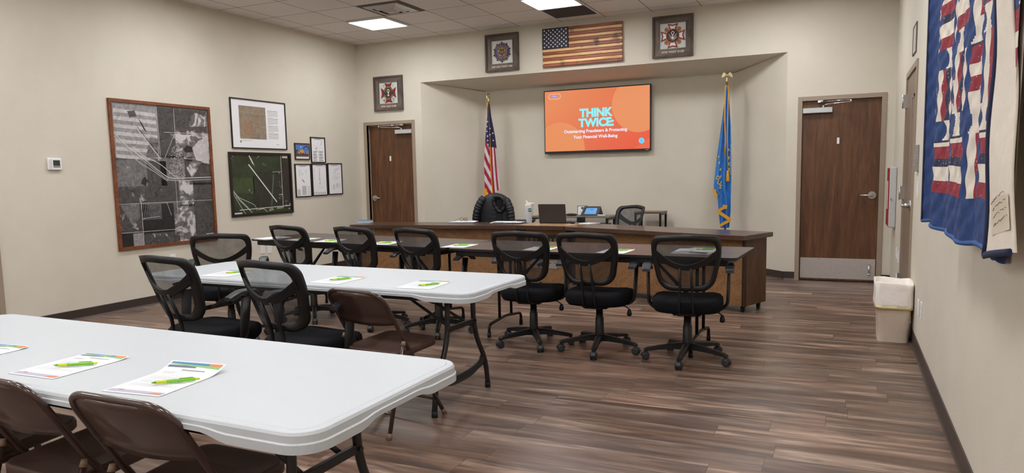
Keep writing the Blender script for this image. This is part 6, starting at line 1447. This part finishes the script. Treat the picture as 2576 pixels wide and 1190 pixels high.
b = MB()
def wp(u, v, o): 
    A_, B_, C_, D_ = Vector((-.145, -.05, 0)), Vector((.115, -.05, 0)), Vector((.130, .035, .130)), Vector((-.100, .035, .130)); nrm = (B_ - A_).cross(D_ - A_).normalized()
    p = (A_ * (1 - u) + B_ * u) * (1 - v) + (D_ * (1 - u) + C_ * u) * v; return p + nrm * o
b.add([wp(.17, .20, .001), wp(.83, .20, .001), wp(.83, .82, .001), wp(.17, .82, .001)], [(0, 1, 2, 3)], 0); b.add([wp(.42, .62, .0016), wp(.62, .62, .0016), wp(.62, .68, .0016), wp(.42, .68, .0016)], [(0, 1, 2, 3)], 1)
b.build('screen', [emissive('panel_blue', rgb(96, 168, 232), 0.9), M_INK], t)
t = thing('remote_control', 'white remote beside a black strip on the console table right of the touch panel', 'remote control', (3.80, 0.27, ZC), R_(10))
b = MB(); b.box((0, 0, .011), (.11, .045, .018), 0, .008, seg=2); b.build('remote_body', M_WHITE, t)
b = MB(); b.box((.02, .0, .021), (.05, .02, .003)); b.build('button_strip', M_DARK, t)

# ------------------------------------------------------------------ black quilted jacket over a chair back
t = thing('puffer_jacket', 'black quilted jacket draped over a chair back behind the desk', 'jacket', (2.50, -0.36, 0), R_(8))
M_JKT = simple('black_nylon', rgb(25, 26, 32), 0.5, var=0.15, vscale=20, bmp=0.25, bscale=60); M_JIN = simple('black_lining', rgb(14, 14, 17), 0.8, var=0.1)
b = MB(); nz_, n = 46, 40; vs = []
for k in range(nz_ + 1):
    v = k / nz_; z = 0.56 + 0.535 * v; q_ = max(0, (v - .50) / .50)
    hw = 0.262 - 0.020 * v; hw *= math.sqrt(max(0.0, 1 - q_ ** 2.4)) if q_ > 0 else 1
    hw = max(hw, 0.02); hd = 0.085 * math.sqrt(max(0.03, 1 - q_ ** 3)); cx = -0.012 * v
    for j in range(n):
        a = 2 * PI * j / n; ca, sa = math.cos(a), math.sin(a)
        pf = 0.0055 * abs(math.sin((z - 0.10 * math.sin(a) - 0.12 * abs(ca)) * PI / 0.055))
        vs.append((cx + (hw + pf) * math.copysign(abs(ca) ** .8, ca), (hd + pf) * sa - 0.02, z))
b.add(vs, [(k * n + j, k * n + (j + 1) % n, (k + 1) * n + (j + 1) % n, (k + 1) * n + j) for k in range(nz_) for j in range(n)], 0, True)
b.add(vs, [tuple(range(nz_ * n, (nz_ + 1) * n))], 0); b.build('jacket_body', M_JKT, t)
for s, pts in ((-1, [(-.155, -.05, 1.03), (-.215, -.085, .95), (-.255, -.10, .84), (-.275, -.10, .72), (-.285, -.09, .62)]), (1, [(.15, -.06, 1.00), (.205, -.09, .92), (.235, -.105, .82), (.245, -.105, .70), (.25, -.09, .60)])):
    P_ = fillet(pts, .08, 4); m_ = 44; path = []
    for i in range(m_ + 1):
        u = i / m_ * (len(P_) - 1); k = min(int(u), len(P_) - 2); path.append(P_[k] + (P_[k + 1] - P_[k]) * (u - k))
    b = MB(); b.tube(path, [0.052 + 0.008 * abs(math.sin(i / m_ * PI * 9)) - .010 * i / m_ for i in range(m_ + 1)], 14); b.build('sleeve', M_JKT, t)
b = MB(); ring = [(0.075 + .075 * math.cos(a) + .012 * math.sin(2 * a), -.115 - .012 * math.sin(a), .945 + .105 * math.sin(a) - .02 * math.cos(a)) for a in [2 * PI * i / 36 for i in range(36)]]
b.tube(ring, [.024 + .007 * abs(math.sin(i * .9)) for i in range(36)], 12, closed=True); b.build('collar', M_JKT, t)
b = MB(); b.ball((.075, -.098, .94), (.062, .022, .088), 0, 18, 10); b.prism([(.03, .86), (.11, .86), (.125, .57), (.02, .57)], -.118, -.10); b.build('lining', M_JIN, t)
b = MB(); b.disc(.222, .70, .010, .012, -.1625, 0, 14); b.rect(.205, .655, .245, .672, -.1625, 1); b.build('chest_badge', [simple('badge_grey', rgb(170, 170, 174), 0.5, var=0), simple('badge_dark_grey', rgb(84, 84, 90), 0.5, var=0)], t)
